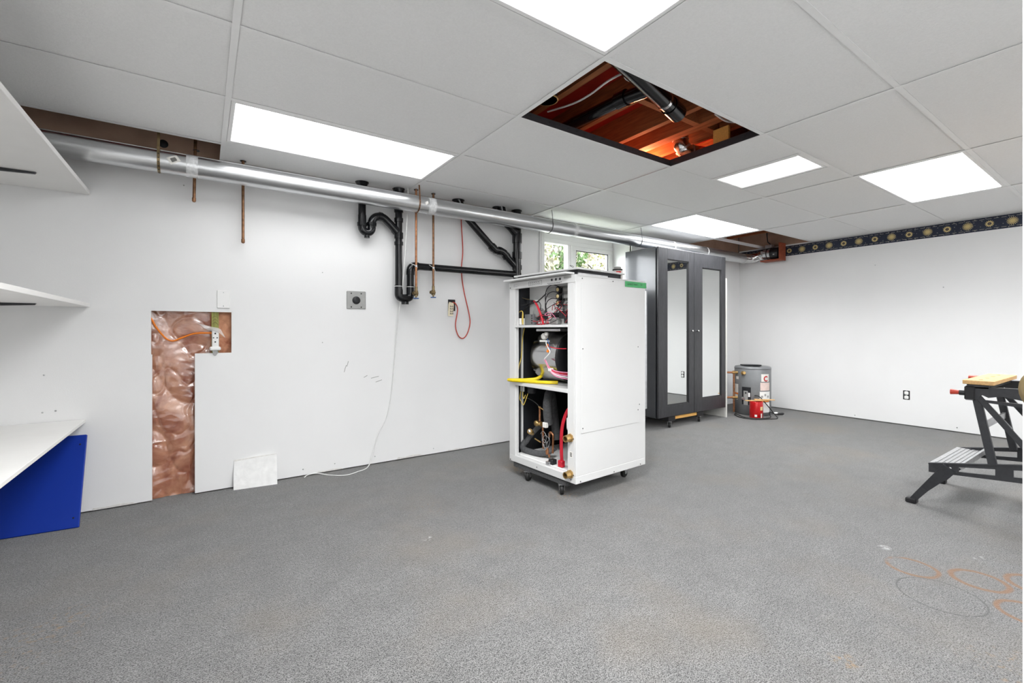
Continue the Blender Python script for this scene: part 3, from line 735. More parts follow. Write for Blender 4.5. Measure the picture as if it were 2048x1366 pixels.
for a, b_ in ((.012, .43), (.012, .05), (.42, .05), (.50, .05)):
    MB().lathe([(.0005, 0), (.0045, 0), (.0045, .001), (.0005, .001)], (0, 0, 0), 'z', 10).v
    mbx = MB().lathe([(.0005, 0), (.0045, 0), (.0045, .0006), (.0005, .0006)], (a + .012, b_, .0079), 'z', 10)
    side = 1 if n.y < 0 else -1
    mbx.v = [tuple(T @ Vector((v[0], v[1], v[2] * side))) for v in mbx.v]
    mbx.build('screw_hole', 'dark', t)

# ================================================================== PLUMBING ON THE MAIN WALL
YP = 3.33
t = thing('drain_pipe', 'black plastic drain with trap and branches along the main wall', 'pipe', (1.6, YP, 1.25))
R = .027
MB().tube([(.953, YP, 2.10), (.953, YP, 1.80)], R, 16).build('tailpiece', 'abs', t)
tr_ = [(.953, YP, 1.855), (.953, YP, 1.80)] + [(.988 + .035 * math.cos(math.radians(q)), YP, 1.768 + .035 * math.sin(math.radians(q))) for q in range(180, 361, 20)]
tr_ += [(1.085 + .062 * math.cos(math.radians(q)), YP, 1.802 + .062 * math.sin(math.radians(q))) for q in range(180, 49, -13)] + [(1.165, YP, 1.815), (1.228, YP, 1.750)]
MB().tube(tr_, .029, 16).build('trap', 'abs', t)
for p, q, r in (((.953, YP, 1.80), (.953, YP, 1.775), .034), ((1.023, YP, 1.785), (1.023, YP, 1.808), .035), ((1.075, YP, 1.864), (1.10, YP, 1.862), .033), ((1.195, YP, 1.785), (1.215, YP, 1.764), .034)):
    MB().tube([p, q], r, 16).build('trap_nut', 'abs', t)
MB().tube([(.988, YP, 1.715), (.988, YP, 1.692)], .02, 12).build('clean_out_cap', 'abs', t)
MB().tube([(.953, YP, 2.093), (.953, YP, 2.087), (.953, YP, 2.06)], [.048, .044, .030], 18).build('ceiling_collar', 'abs', t)
MB().tube([(1.229, YP, 2.10), (1.229, YP, 1.31)], R, 16).build('stack', 'abs', t)
MB().tube([(1.229, YP, 2.093), (1.229, YP, 2.085), (1.229, YP, 2.05)], [.048, .044, .032], 18).build('ceiling_collar', 'abs', t)
for a, b_ in ((1.945, 1.915), (1.87, 1.84), (1.76, 1.715), (1.69, 1.665)):
    MB().tube([(1.229, YP, a), (1.229, YP, b_)], .034, 16).build('coupling', 'abs', t)
MB().tube([(1.229, YP, 1.36)] + bend((1.229, YP, 1.34), (1.229, YP, 1.262), (1.275, YP, 1.262), .035) + bend((1.275, YP, 1.262), (1.322, YP, 1.262), (1.322, YP, 1.34), .035)[1:] + [(1.322, YP, 1.36)], .031, 16).build('running_trap', 'abs', t)
MB().tube([(1.28, YP, 1.235), (1.28, YP, 1.215)], .028, 14).build('clean_out_cap', 'abs', t)
MB().tube([(1.322, YP, 1.35)] + bend((1.322, YP, 1.45), (1.322, YP, 1.515), (1.40, YP, 1.515), .05) + [(2.36, YP, 1.518)], R + .001, 16).build('branch_pipe', 'abs', t)
MB().tube(bend((1.322, YP, 1.445), (1.322, YP, 1.515), (1.385, YP, 1.515), .05), .033, 16).build('elbow', 'abs', t)
for x in (1.229, 1.322): MB().tube([(x, YP, 1.352), (x, YP, 1.349)], .0322, 16).build('glue_line', 'white', t)
MB().tube([(1.74, YP, 2.10), (1.80, YP, 1.975), (2.08, YP, 1.729)], R + .002, 16).build('vent_pipe', 'abs', t)
MB().tube([(2.055, YP, 1.75), (2.10, YP, 1.715), (2.16, YP, 1.712), (2.19, YP, 1.70), (2.215, YP, 1.672)], .033, 16).build('offset_elbow', 'abs', t)
for p, q in (((2.06, YP, 1.747), (2.085, YP, 1.725)), ((2.13, YP, 1.713), (2.155, YP, 1.711)), ((2.205, YP, 1.685), (2.225, YP, 1.66))):
    MB().tube([p, q], .0365, 16).build('coupling', 'abs', t)
MB().tube([(2.20, YP, 1.685), (2.33, YP, 1.575), (2.33, YP, 1.545)], R + .003, 16).build('wye_branch', 'abs', t)
MB().tube([(2.332, YP, 2.10), (2.332, YP, 1.33)], .037, 18).build('stack', 'abs', t)
MB().tube([(2.332, YP, 1.87), (2.27, YP, 1.93), (2.20, YP, 1.975), (2.16, YP, 2.10)], .036, 16).build('wye_branch', 'abs', t)
for a, b_ in ((1.885, 1.80), (1.72, 1.66), (1.60, 1.56)): MB().tube([(2.332, YP, a), (2.332, YP, b_)], .044, 18).build('coupling', 'abs', t)
for x, r in ((1.745, .052), (2.13, .045), (2.335, .048)):
    MB().lathe([(.03, 0), (r, 0), (r, .003), (.03, .003)], (x, YP + .012, ZC - .003), 'z', 20).build('ceiling_hole_edge', 'dark', t)

def copper(x, y, z0, label, mat, valve, lean=0):
    t = thing('copper_pipe', label, 'pipe', (x, y, z0))
    MB().tube([(x + lean, y, 2.42 if lean else 2.10), (x, y, z0)], .0085, 12).build('pipe', mat, t)
    MB().lathe([(.010, 0), (.017, -.003), (.017, 0), (.010, .001)], (x + lean, y, ZC - .001), 'z', 16).build('escutcheon', 'charcoal', t)
    if valve:
        MB().tube([(x, y, z0 + .05), (x, y, z0 + .012)], .011, 12).build('fitting', 'brassd', t)
        MB().tube([(x, y, z0 + .018), (x, y, z0 - .022)], .0155, 12).build('valve_body', 'brassd', t)
        MB().tube([(x + .01, y - .004, z0 - .002), (x - .030, y - .012, z0 - .002)], .013, 12).build('valve_outlet', 'brassd', t)
        MB().tube([(x, y, z0 - .02), (x, y, z0 - .038)], .007, 10).build('stem', 'brassd', t)
        b = MB()
        for k in range(3):
            a = k * math.pi / 3 + .3; b.bar((x - .022 * math.cos(a), y - .022 * math.sin(a), z0 - .04), (x + .022 * math.cos(a), y + .022 * math.sin(a), z0 - .04), .010, .007, r=.002)
        b.build('valve_handle', 'blueh', t)
        MB().tube([(x, y, 1.515), (x, y, 1.5)], .010, 12).build('solder_joint', 'steel', t)
    else:
        MB().tube([(x, y, z0 + .022), (x, y, z0 + .004), (x, y, z0 - .003)], [.0105, .0105, .006], 12).build('end_cap', mat, t)
copper(-.048, 3.30, 1.785, 'short capped copper stub hanging below the left end of the duct', 'copperd', False, .012)
copper(.207, 3.34, 1.573, 'longer capped copper stub beside the left end of the duct', 'copperd', False)
copper(1.345, 3.27, 1.30, 'bright copper pipe with blue valve next to the black trap', 'copper', True)
copper(1.497, 3.29, 1.315, 'dull copper pipe with blue valve further from the black trap', 'copperd', True)
tag(wire([(1.30, 3.29, 1.53), (1.345, 3.258, 1.505), (1.36, 3.29, 1.49)], .002, 'wirew', 'cable_tie'), 'white cable tie round the bright copper pipe at the black elbow', 'cable tie')
tag(wire([(1.46, 3.29, 1.53), (1.497, 3.276, 1.50), (1.515, 3.29, 1.47)], .002, 'wirew', 'cable_tie'), 'white cable tie round the dull copper pipe at the black branch', 'cable tie')

# ================================================================== MAIN DUCT
YD, ZD, RD = 3.19, 1.961, .062
t = thing('round_duct', 'long round galvanised duct hung along the main wall under the ceiling', 'duct', (2.5, YD, ZD - RD))
cuts = [XL + .002, -.06, 1.42, 2.875, 4.36, 5.86]
for a, b_ in zip(cuts, cuts[1:]):
    MB().tube([(a, YD, ZD), (a + .04, YD, ZD), (b_ - .002, YD, ZD)], [RD - .001, RD, RD], 40).build('duct_section', 'zinc', t)
    # lock seam along the section
    MB().bar((a, YD - RD * math.cos(1.0), ZD + RD * math.sin(1.0)), (b_, YD - RD * math.cos(1.0), ZD + RD * math.sin(1.0)), .006, .0025, up=(0, -math.cos(1.0), math.sin(1.0))).build('lock_seam', 'zinc', t)
for x, w_ in ((-.055, .055), (1.425, .06), (2.88, .05), (4.36, .02), (5.0, .02)):
    MB().tube([(x - w_ / 2, YD, ZD), (x + w_ / 2, YD, ZD)], RD + .0012, 40, cap=False).build('tape_band', 'tape', t)
def strap(x, wd, mat, chain):
    b = MB(); n_ = 20; r_ = RD + .0025
    prev = None
    for k in range(n_ + 1):
        a = math.radians(20 + 0) - k * math.radians(220) / n_
        p = (YD - r_ * math.cos(a) * 1, ZD + r_ * math.sin(a))
        if prev: b.bar((x, prev[0], prev[1]), (x, p[0], p[1]), wd, .002, up=(1, 0, 0) if False else (0, p[0] - YD, p[1] - ZD))
        prev = p
    y0, z0 = YD - r_ * math.cos(math.radians(20)), ZD + r_ * math.sin(math.radians(20))
    b.bar((x, y0, z0), (x, y0 + .02, 2.12), wd, .002, up=(0, 1, 0))
    st = b.build('hanger_strap', mat, t)
    if chain:
        for k in range(9):
            a = math.radians(20) - k * math.radians(20)
            MB().tube([(x, YD - (r_ + .0006) * math.cos(a), ZD + (r_ + .0006) * math.sin(a)), (x, YD - (r_ + .002) * math.cos(a), ZD + (r_ + .002) * math.sin(a))], .0035, 8).build('strap_hole', 'ink', st)
strap(-.205, .013, 'brassd', True); strap(1.318, .010, 'copperd', True); strap(2.585, .005, 'charcoal', False); strap(3.792, .005, 'charcoal', False)
for x, mtx, a0 in ((-.138, 'paper', .45), (1.372, 'paper', .55)):
    c0 = Vector((x, YD - (RD + .001) * math.cos(.05), ZD + (RD + .001) * math.sin(.05)))
    # small diamond price sticker wrapped on the front of the pipe
    b = MB(); r_ = RD + .001
    def onp(u, v): 
        a = .05 + v / RD; return (x + u, YD - r_ * math.cos(a), ZD + r_ * math.sin(a))
    s_ = .052 if a0 < .5 else .026; ca, sa_ = math.cos(.55), math.sin(.55); E5 = (-.5, -.25, 0, .25, .5)
    st = b.grid([[onp(ca * u * s_ - sa_ * v * s_ * .75, sa_ * u * s_ + ca * v * s_ * .75) for u in E5] for v in E5]).build('sticker', 'paper', t)
    if a0 < .5:
        r_ = RD + .0018
        for k in range(6):
            u0 = -.013 + k * .0045
            MB().grid([[onp(ca * u - sa_ * v, sa_ * u + ca * v) for u in (u0, u0 + .0028)] for v in (-.011, -.005, 0, .005, .010)]).build('bar_code_line', 'ink', st)
# elbow and run along the right wall to the booster fan
MB().tube([(5.855, YD, ZD), (5.93, YD, ZD + .002), (5.99, YD - .01, ZD + .008), (6.035, YD - .04, ZD + .012), (6.055, YD - .085, ZD + .02), (6.06, YD - .12, ZD + .03)], [.0625, .0635, .06, .063, .058, .057], 24).build('elbow', 'flex', t)
MB().tube([(6.06, 3.07, 1.993), (6.062, 3.045, 1.998), (6.063, 3.02, 2.0), (6.063, 2.985, 2.0)], [.055, .060, .056, .056], 24).build('flex_connector', 'flex', t)
t = thing('booster_fan', 'black round booster fan with metal collars at the end of the duct', 'fan', (6.063, 2.92, 1.935))
MB().tube([(6.063, 3.005, 2.003), (6.063, 2.962, 2.003)], .064, 26).build('collar', 'zinc', t)
MB().tube([(6.063, 2.962, 2.003), (6.063, 2.95, 2.003)], .072, 26).build('flange', 'charcoal', t)
MB().tube([(6.063, 2.95, 2.003), (6.063, 2.90, 2.003)], .070, 26).build('band', 'zinc', t)
MB().tube([(6.063, 2.93, 2.003), (6.063, 2.905, 2.003), (6.063, 2.83, 2.003), (6.063, 2.822, 2.003)], [.067, .074, .074, .06], 26).build('motor_housing', 'black', t)
MB().bev(6.02, 6.10, 2.90, 2.98, 2.075, 2.118, .003).build('wiring_box', 'steel', t)
MB().box(5.988, 5.991, 2.85, 2.87, 1.975, 1.99).build('rating_label', 'grayplate', t)
MB().tube([(6.063, 2.93, 2.1), (6.063, 2.935, 2.13), (6.05, 2.96, 2.16), (6.05, 2.97, 2.25), (6.05, 2.97, 2.40)], .007, 8).build('power_conduit', 'charcoal', t)
t = thing('wooden_bracket', 'small reddish L-shaped wooden bracket holding the booster fan', 'bracket', (6.05, 2.9, 1.9))
MB().box(5.995, 6.14, 2.80, 3.03, 1.905, 1.922).build('ledge', 'redwood', t)
MB().box(5.995, 6.14, 2.782, 2.80, 1.905, 2.125).build('upright', 'redwood', t)

# ================================================================== WORKBENCH
t = thing('folding_workbench', 'black steel folding workbench with plywood jaw and red crank handles', 'workbench', (3.75, .45, 0))
XN, XF = 3.45, 4.05
def rail(x, s):
    T = Matrix(((0, 0, 1, x), (1, 0, 0, 0), (0, 1, 0, 0), (0, 0, 0, 1)))   # local (y,z,x)
    # pressed steel side rail with slotted cut-outs: built as plates round the slots
    zt = lambda y: .253 + (.79 - y) * .2077; zb = lambda y: (.200 + (.79 - y) * .09)
    ys = [.79, .60, .535, .44, .30, .20, .05, -.05]
    b = MB()
    def strip(ya, yb, f0, f1):
        P4 = [(ya, zb(ya) + (zt(ya) - zb(ya)) * f0), (yb, zb(yb) + (zt(yb) - zb(yb)) * f0), (yb, zb(yb) + (zt(yb) - zb(yb)) * f1), (ya, zb(ya) + (zt(ya) - zb(ya)) * f1)]
        b.prism(P4, T, .012)
    strip(.79, -.05, 0, .28); strip(.79, -.05, .68, 1)
    for ya, yb in ((.79, .665), (.525, .46), (.27, .16), (.0, -.05)): strip(ya, yb, .28, .68)
    o = b.build('side_rail', 'charcoal', t)
    MB().bar((x + .006, .79, zt(.79) - .004), (x + .006, -.05, zt(-.05) - .004), .026, .006).build('rail_lip', 'charcoal', o)
    MB().lathe([(.0005, 0), (.007, 0), (.007, .0145), (.0005, .0145)], (x - .001, .70, .243), 'x', 12).build('rivet', 'steel', o)
rail(XN, 1); rail(XF, -1)
# step plate between the rails
st = MB().bev(XN + .012, XF, .665, .79, .245, .256, .003).build('step_plate', 'steel', t)
for y in (.685, .705, .725, .745, .765): MB().bar((XN + .03, y, .258), (XF - .03, y, .258), .008, .003).build('tread_rib', 'steel', st)
for x in (3.6, 3.9):
    for y in (.675, .683): MB().box(x, x + .05, y - .002, y + .002, .2561, .2568).build('tread_slot', 'ink', st)
MB().bar((XN + .012, .655, .262), (XF, .655, .262), .012, .03).build('step_lip', 'steel', t)
# feet
for x, s in ((XN, -1), (XF, 1)):
    T = None
    for y0, y1 in ((.865, .70), (-.03, .06)):
        b = MB()
        b.tube([(x + (-.0 if s < 0 else .0), y0, .012), (x + .006, y0 + (y1 - y0) * .35, .10), (x + .006, y1, .245)], [.021, .026, .045], 4, smooth=False)
        b.build('foot', 'charcoal', t)
        MB().bev(x - .024, x + .024, y0 - .026, y0 + .026, 0, .03, .006).build('rubber_tip', 'black', t)
# legs, braces
for x in (XN + .02, XF - .02):
    MB().bar((x, .60, .665), (x, .535, .29), .028, .034, r=.003).build('leg', 'charcoal', t)
    MB().bar((x - .012, .588, .655), (x - .012, .32, .27), .014, .026, r=.002).build('brace', 'charcoal', t)
    MB().bar((x + .012, .58, .652), (x + .012, .47, .50), .006, .008).build('link_rod', 'steel', t)
    MB().bar((x, .05, .665), (x, .12, .40), .028, .034, r=.003).build('leg', 'charcoal', t)
MB().bar((XN + .03, .572, .50), (XF - .03, .572, .50), .012, .035).build('stretcher', 'steel', t)
# top beams with cut-outs below
for x, nme in ((XN, 'a'), (XF - .03, 'b')):
    b = MB()
    T = Matrix(((0, 0, 1, x), (1, 0, 0, 0), (0, 1, 0, 0), (0, 0, 0, 1)))
    b.prism([(.635, .642), (.635, .707), (-.02, .73), (-.02, .655), (.30, .642), (.42, .652), (.46, .66), (.50, .668), (.55, .655), (.575, .668), (.595, .64)], T, .03)
    b.prism([(.58, .64), (.58, .63), (.43, .618), (.30, .63), (.30, .642), (.43, .636)], T, .03)
    b.build('beam', 'charcoal', t)
    MB().bev(x - .008, x + .038, .60, .642, .635, .712, .006).build('beam_end', 'black', t)
    hz = .672 if x == XN else .715
    MB().tube([(x + .012, .62, hz), (x + .012, .664, hz)], .016, 12).build('crank_hub', 'black', t)
    MB().tube([(x + .012, .660, hz), (x + .012, .69, hz), (x + .012, .70 if x == XN else .73, hz)], [.011, .0145, .0155], 12).build('crank_handle', 'redh', t)
for y0, y1 in ((.527, .648), (.06, .36)):
    j = MB().bev(XN - .01, XF + .01, y0, y1, .722, .744, .002).build('jaw_board', 'wood', t)
    if y0 > .5:
        for q in range(4): MB().lathe([(.0005, 0), (.009, 0), (.009, .0006), (.0005, .0006)], (3.52 + q * .15, .59, .7442), 'z', 12).build('dog_hole', 'joist', j)
    MB().bev(XN, XF, y0 + .02, y1 - .015, .700, .722, .002).build('jaw_bracket', 'charcoal', t)

# ================================================================== HEAT PUMP CABINET (open front) ON ITS DOLLY
FO = Vector((1.81, 1.98, 0)); FA = math.radians(3.3)
F = Matrix.Translation(FO) @ Matrix.Rotation(FA, 4, 'Z')
t = thing('heat_pump', 'white steel heat pump cabinet with open front showing wiring and blower', 'heat pump', FO + Vector((0, 0, .105)), FA)
def fp(mb, name, mat, parent=None): return mb.build(name, mat, parent or t, F)
W_, D_, B0, B1 = .67, .645, .105, 1.345
fp(MB().bev(0, W_, 0, D_, B0, .150, .002), 'base_pan', 'enamel')
sp = fp(MB().bev(0, W_, 0, .014, .150, B1, .002), 'side_panel', 'enamel')
fp(MB().bev(.043, .60, -.0025, 0, .40, 1.297, .001), 'access_panel', 'enamel', sp)
for (x, z) in [(.055, .905), (.585, .905), (.055, .43), (.60, .52), (.585, .485), (.61, .118), (.34, .118), (.035, .118), (.05, 1.325), (.33, 1.325)]:
    fp(MB().lathe([(.0005, 0), (.004, 0), (.003, .002), (.0005, .002)], (x, -.0045, z), 'y', 8), 'screw', 'charcoal', sp)
fp(MB().bev(.672, .69, .0, .03, .48, 1.285, .002), 'edge_strip', 'zinc', sp)
post = fp(MB().bev(0, .014, .014, .070, .150, 1.305, .002), 'corner_post', 'enamel')
fp(MB().bev(0, .014, .580, D_, .150, 1.305, .002).box(.014, .02, .566, .582, .15, 1.305), 'corner_post', 'enamel')
fp(MB().box(.014, W_, .632, D_, .150, B1), 'side_panel', 'enamel')
fp(MB().box(.02, .655, .624, .6318, .150, 1.33), 'side_liner', 'dark')
fp(MB().box(.655, W_, .014, .632, .150, B1), 'rear_panel', 'dark')
fp(MB().box(.02, .655, .0142, .020, .150, 1.33), 'side_liner', 'dark')
fp(MB().box(.014, W_, .0, D_, 1.335, B1 + .002), 'top_panel', 'enamel')
hd = fp(MB().bev(-.003, .014, .0, D_, 1.300, B1 + .002, .002), 'header', 'enamel')
fp(MB().bev(-.055, .02, .03, D_, 1.350, 1.362, .002), 'top_lip', 'enamel')
# header print: outlined notice, three indicator lamps, a grey label
def hl(y0, y1, z0, z1, m_, nm_): fp(MB().box(-.0036, -.003, y0, y1, z0, z1), nm_, m_, hd)
for a in [(.30, .43, 1.309, 1.3102), (.30, .43, 1.336, 1.3372), (.30, .3012, 1.309, 1.337), (.4288, .43, 1.309, 1.337)]: hl(*a, 'ink', 'notice_outline')
for k in range(5): hl(.325 + k * .02, .338 + k * .02, 1.327, 1.3295, 'ink', 'notice_print')
for k in range(6): hl(.312 + k * .019, .325 + k * .019, 1.316, 1.3185, 'ink', 'notice_print')
for k in range(3): fp(MB().lathe([(.0005, -.003), (.007, -.003), (.008, 0), (.0005, 0)], (-.003, .205 - k * .037, 1.330), 'x', 14), 'indicator_lamp', 'charcoal', hd)
for k in range(9): hl(.115 + k * .015, .126 + k * .015, 1.309, 1.312, 'ink', 'notice_print')
for k in range(7): hl(.135 + k * .015, .146 + k * .015, 1.304, 1.3065, 'ink', 'notice_print')
hl(.035, .10, 1.328, 1.342, 'grayplate', 'rating_label')
fp(MB().bev(-.008, .0, .555, .59, 1.312, 1.332, .002), 'latch', 'steel', hd)
for z in (.115, 1.31): fp(MB().lathe([(.0005, 0), (.005, 0), (.0005, .002)], (-.004, .63, z), 'x', 8), 'screw', 'charcoal')
for y in (.35, .04): fp(MB().lathe([(.0005, 0), (.004, 0), (.0005, .002)], (-.002, y, .125), 'x', 8), 'screw', 'charcoal')
fp(MB().bev(-.002, .655, .07, .585, 1.034, 1.050, .002), 'shelf', 'enamel')
fp(MB().bev(-.002, .655, .07, .585, .637, .660, .002), 'shelf', 'enamel')
fp(MB().box(.085, .098, .612, .624, .15, 1.33), 'inner_stanchion', 'enamel')
# fittings on the front post
for z in (.373, .157):
    ft = fp(MB().lathe([(.026, 0), (.026, -.010), (.021, -.012), (.021, -.045), (.015, -.045), (.015, -.01)], (0, .045, z), 'x', 8, smooth=False), 'water_fitting', 'brass')
    fp(MB().lathe([(.0005, -.02), (.0155, -.02), (.0155, -.019), (.0005, -.019)], (0, .045, z), 'x', 12), 'bore', 'dark', ft)
    fp(MB().lathe([(.0005, 0), (.0045, 0), (.0005, .002)], (-.003, .018, z), 'x', 8), 'screw', 'charcoal')
lb = fp(MB().box(-.0008, 0, .028, .052, .258, .292), 'small_label', 'paper', post)
for k in range(3): fp(MB().box(-.0014, -.0008, .032, .048, .263 + k * .009, .268 + k * .009), 'label_print', 'ink', lb)
# ---- control bay
fp(MB().box(.125, .13, .08, .575, 1.05, 1.335), 'control_panel', 'white')
fp(MB().box(.03, .125, .573, .577, 1.05, 1.335), 'control_panel_side', 'dark')
fp(MB().bev(.10, .125, .13, .37, 1.235, 1.30, .003), 'terminal_plate', 'grayplate')
for z in (1.275, 1.232, 1.190):
    cp = fp(MB().lathe([(.0005, 0), (.020, 0), (.022, .004), (.022, .05), (.0005, .05)], (.068, .227, z), 'x', 18), 'fuse_holder', 'black')
    fp(MB().lathe([(.0005, 0), (.0125, 0), (.0125, .002), (.0005, .002)], (.0655, .227, z), 'x', 16), 'fuse_cap', 'tan', cp)
    fp(MB().bev(.085, .125, .15, .20, z - .015, z + .012, .003), 'terminal_block', 'grayplate')
fp(MB().lathe([(.0005, 0), (.03, 0), (.034, .005), (.034, .06), (.0005, .06)], (.075, .45, 1.135), 'x', 20), 'capacitor', 'grayplate')
tr = fp(MB().bev(.055, .12, .455, .545, 1.052, 1.125, .003), 'transformer', 'heater')
for k in range(4): fp(MB().box(.0535, .055, .46, .472, 1.06 + k * .016, 1.07 + k * .016), 'transformer_tab', 'black', tr)
fp(MB().bev(.025, .07, .55, .60, 1.052, 1.098, .003), 'relay', 'white')
for (y0, y1, z0, z1, m_) in [(.39, .44, 1.09, 1.125, 'black'), (.40, .44, 1.06, 1.08, 'white'), (.25, .32, 1.055, 1.085, 'grayplate'), (.17, .235, 1.09, 1.14, 'charcoal'), (.15, .19, 1.06, 1.10, 'black'), (.52, .56, 1.2, 1.225, 'charcoal'), (.47, .485, 1.2, 1.225, 'white'), (.27, .31, 1.10, 1.13, 'black')]:
    fp(MB().bev(.085, .124, y0, y1, z0, z1, .002), 'contactor', m_)
rnd = random.Random(3)
for k, z in enumerate((1.275, 1.232, 1.19)):
    wire([(.07, .215, z + .018), (.045, .25, z + .03), (.04, .30, z + .005), (.05, .325, z - .07), (.07, .32, 1.09)], .0028, 'black', 'wire', t, F)
    wire([(.07, .21, z), (.05, .17, z + .01), (.045, .155, z - .03), (.06, .17, 1.10)], .0025, 'black', 'wire', t, F)
wire([(.09, .36, 1.26), (.06, .41, 1.21), (.06, .47, 1.20), (.07, .55, 1.17), (.06, .60, 1.13), (.05, .61, 1.08)], .004, 'black', 'wire', t, F)
wire([(.09, .45, 1.205), (.06, .40, 1.205), (.05, .37, 1.18), (.055, .38, 1.15), (.09, .40, 1.15)], .003, 'black', 'wire', t, F)
wire([(.07, .46, 1.212), (.055, .42, 1.19), (.04, .37, 1.14), (.04, .345, 1.09), (.045, .34, 1.053)], .0075, 'red', 'red_wire_bundle', t, F, n=10)
for k in range(22):
    y = rnd.uniform(.16, .38); z = rnd.uniform(1.06, 1.15)
    p = [(.08, y, z)]
    for q in range(3): p.append((rnd.uniform(.03, .075), p[-1][1] + rnd.uniform(-.06, .06), max(1.056, min(1.2, p[-1][2] + rnd.uniform(-.05, .05)))))
    wire([(a, max(.085, min(.56, b_)), c_) for a, b_, c_ in p], .0022, rnd.choice(['red', 'red', 'red', 'black', 'black', 'pink']), 'wire', t, F, n=5)
wire([(.03, .60, 1.06), (.025, .615, 1.10), (.035, .57, 1.145), (.03, .535, 1.14), (.025, .525, 1.10), (.028, .53, 1.056), (.03, .54, 1.09), (.03, .535, 1.14)], .0032, 'ywire', 'yellow_wire_loop', t, F)
wire([(.06, .61, 1.32), (.05, .60, 1.2), (.05, .57, 1.19), (.08, .52, 1.20)], .002, 'ink', 'wire', t, F)
wire([(.06, .605, 1.33), (.06, .60, 1.26), (.06, .55, 1.235), (.09, .53, 1.23)], .002, 'brassd', 'wire', t, F)
# ---- blower bay
bw = fp(MB().tube([(.25, .262, .835), (.25, .515, .835)], .168, 56), 'blower_housing', 'mirror_metal')
fp(MB().lathe([(.10, -.012), (.17, -.012), (.173, -.006), (.173, 0), (.10, 0)], (.25, .262, .835), 'y', 48), 'blower_inlet_plate', 'black', bw)
fp(MB().lathe([(.0005, -.004), (.10, -.010), (.10, 0), (.0005, .0)], (.25, .262, .835), 'y', 32), 'blower_wheel', 'dark', bw)
fp(MB().lathe([(.0005, -.03), (.03, -.028), (.055, -.015), (.055, 0), (.0005, 0)], (.25, .262, .835), 'y', 24), 'motor', 'charcoal', bw)
fp(MB().bev(.06, .5, .2, .43, 1.008, 1.026, .003), 'mounting_bracket', 'steel')
sn = fp(MB().lathe([(.0005, 0), (.018, 0), (.022, .006), (.022, .02), (.016, .028), (.016, .034), (.0005, .034)], (.055, .355, .975), 'x', 16), 'air_sensor', 'cream')
fp(MB().bev(.06, .10, .335, .395, .938, .95, .002), 'sensor_foot', 'white', sn)
fp(MB().lathe([(.0005, 0), (.013, 0), (.013, .02), (.0005, .02)], (.05, .325, .99), 'x', 14), 'sensor_cap', 'cream', sn)
for p, q in (((.045, .305, .905), (.05, .295, .925)), ((.045, .30, .873), (.05, .29, .893))):
    fp(MB().bar(p, q, .012, .016, r=.002), 'wire_connector', 'orange')
wire([(.05, .31, .945), (.035, .30, .93), (.04, .285, .90), (.04, .27, .875), (.035, .29, .85), (.04, .32, .83), (.05, .325, .82)], .0035, 'wirew', 'wire', t, F)
wire([(.045, .295, .915), (.04, .25, .905), (.05, .20, .90), (.07, .15, .90)], .003, 'red', 'wire', t, F)
for k, m_ in enumerate(['pink', 'red', 'pink', 'wirew', 'pink']):
    wire([(.05, .325 + .003 * k, .825), (.04, .30, .805 - .003 * k), (.04, .27, .775 - .005 * k), (.05, .22, .755 - .008 * k), (.08, .15, .75 - .01 * k)], .0032, m_, 'wire', t, F)
fp(MB().bev(.035, .06, .255, .285, .752, .772, .003), 'plug_connector', 'wirew')
wire([(.05, .30, .96), (.03, .28, .95), (.03, .265, .92), (.05, .275, .89)], .0022, 'blueh', 'wire', t, F)
wire([(.09, .59, 1.03), (.08, .60, .95), (.075, .605, .83), (.06, .615, .76), (.05, .62, .67)], .0035, 'ywire', 'wire', t, F)
# ---- compressor bay
fp(MB().bev(.03, .6, .1, .6, .150, .158, .003), 'drip_tray', 'white')
cmp_ = fp(MB().lathe([(.0005, .158), (.10, .158), (.11, .18), (.11, .44), (.10, .48), (.06, .51), (.0005, .52)], (.30, .185, 0), 'z', 28), 'compressor', 'dark')
fp(MB().box(.185, .189, .19, .24, .30, .42), 'warning_label', 'yellow', cmp_)
fp(MB().lathe([(.0005, .40), (.022, .40), (.024, .41), (.024, .47), (.015, .478), (.0005, .478)], (.07, .115, 0), 'z', 16), 'run_capacitor', 'white')
fp(MB().tube(smoothpath([(.13, .38, .385), (.115, .375, .45), (.11, .372, .52), (.13, .385, .56), (.17, .42, .58), (.22, .45, .56), (.25, .46, .45), (.26, .44, .25)]), .030, 14), 'insulated_suction_line', 'foam')
fp(MB().tube(smoothpath([(.14, .46, .37), (.13, .50, .335), (.115, .555, .275), (.10, .585, .225)]), .017, 12), 'insulated_line', 'foam')
fp(MB().tube(smoothpath([(.10, .585, .235), (.085, .60, .205), (.08, .585, .180), (.085, .50, .176), (.095, .42, .182), (.11, .37, .20), (.14, .33, .235)]), .021, 12), 'insulated_line', 'foam')
fp(MB().tube([(.08, .52, .318), (.115, .535, .300)], .019, 14), 'sight_glass', 'brass')
fp(MB().lathe([(.0005, -.006), (.011, -.006), (.011, 0), (.0005, 0)], (.08, .52, .318), 'x', 12), 'sight_lens', 'white')
vb = fp(MB().tube([(.095, .475, .382), (.095, .41, .382)], .016, 12), 'reversing_valve', 'brass')
fp(MB().lathe([(.0005, -.02), (.018, -.018), (.021, 0), (.0005, .0)], (.095, .455, .382), 'x', 14), 'valve_cap', 'brass', vb)
fp(MB().bev(.085, .11, .36, .395, .365, .40, .003), 'solenoid', 'paper', vb)
for p in ([(.09, .425, .50), (.09, .425, .40)], [(.10, .405, .37), (.10, .402, .27), (.10, .40, .22)], [(.12, .33, .20), (.12, .325, .30), (.12, .33, .325), (.12, .35, .335), (.12, .36, .325), (.12, .362, .30)], [(.11, .36, .21), (.11, .355, .19), (.11, .35, .17)]):
    fp(MB().tube(smoothpath(p, 5), .0075, 10), 'copper_line', 'copper')
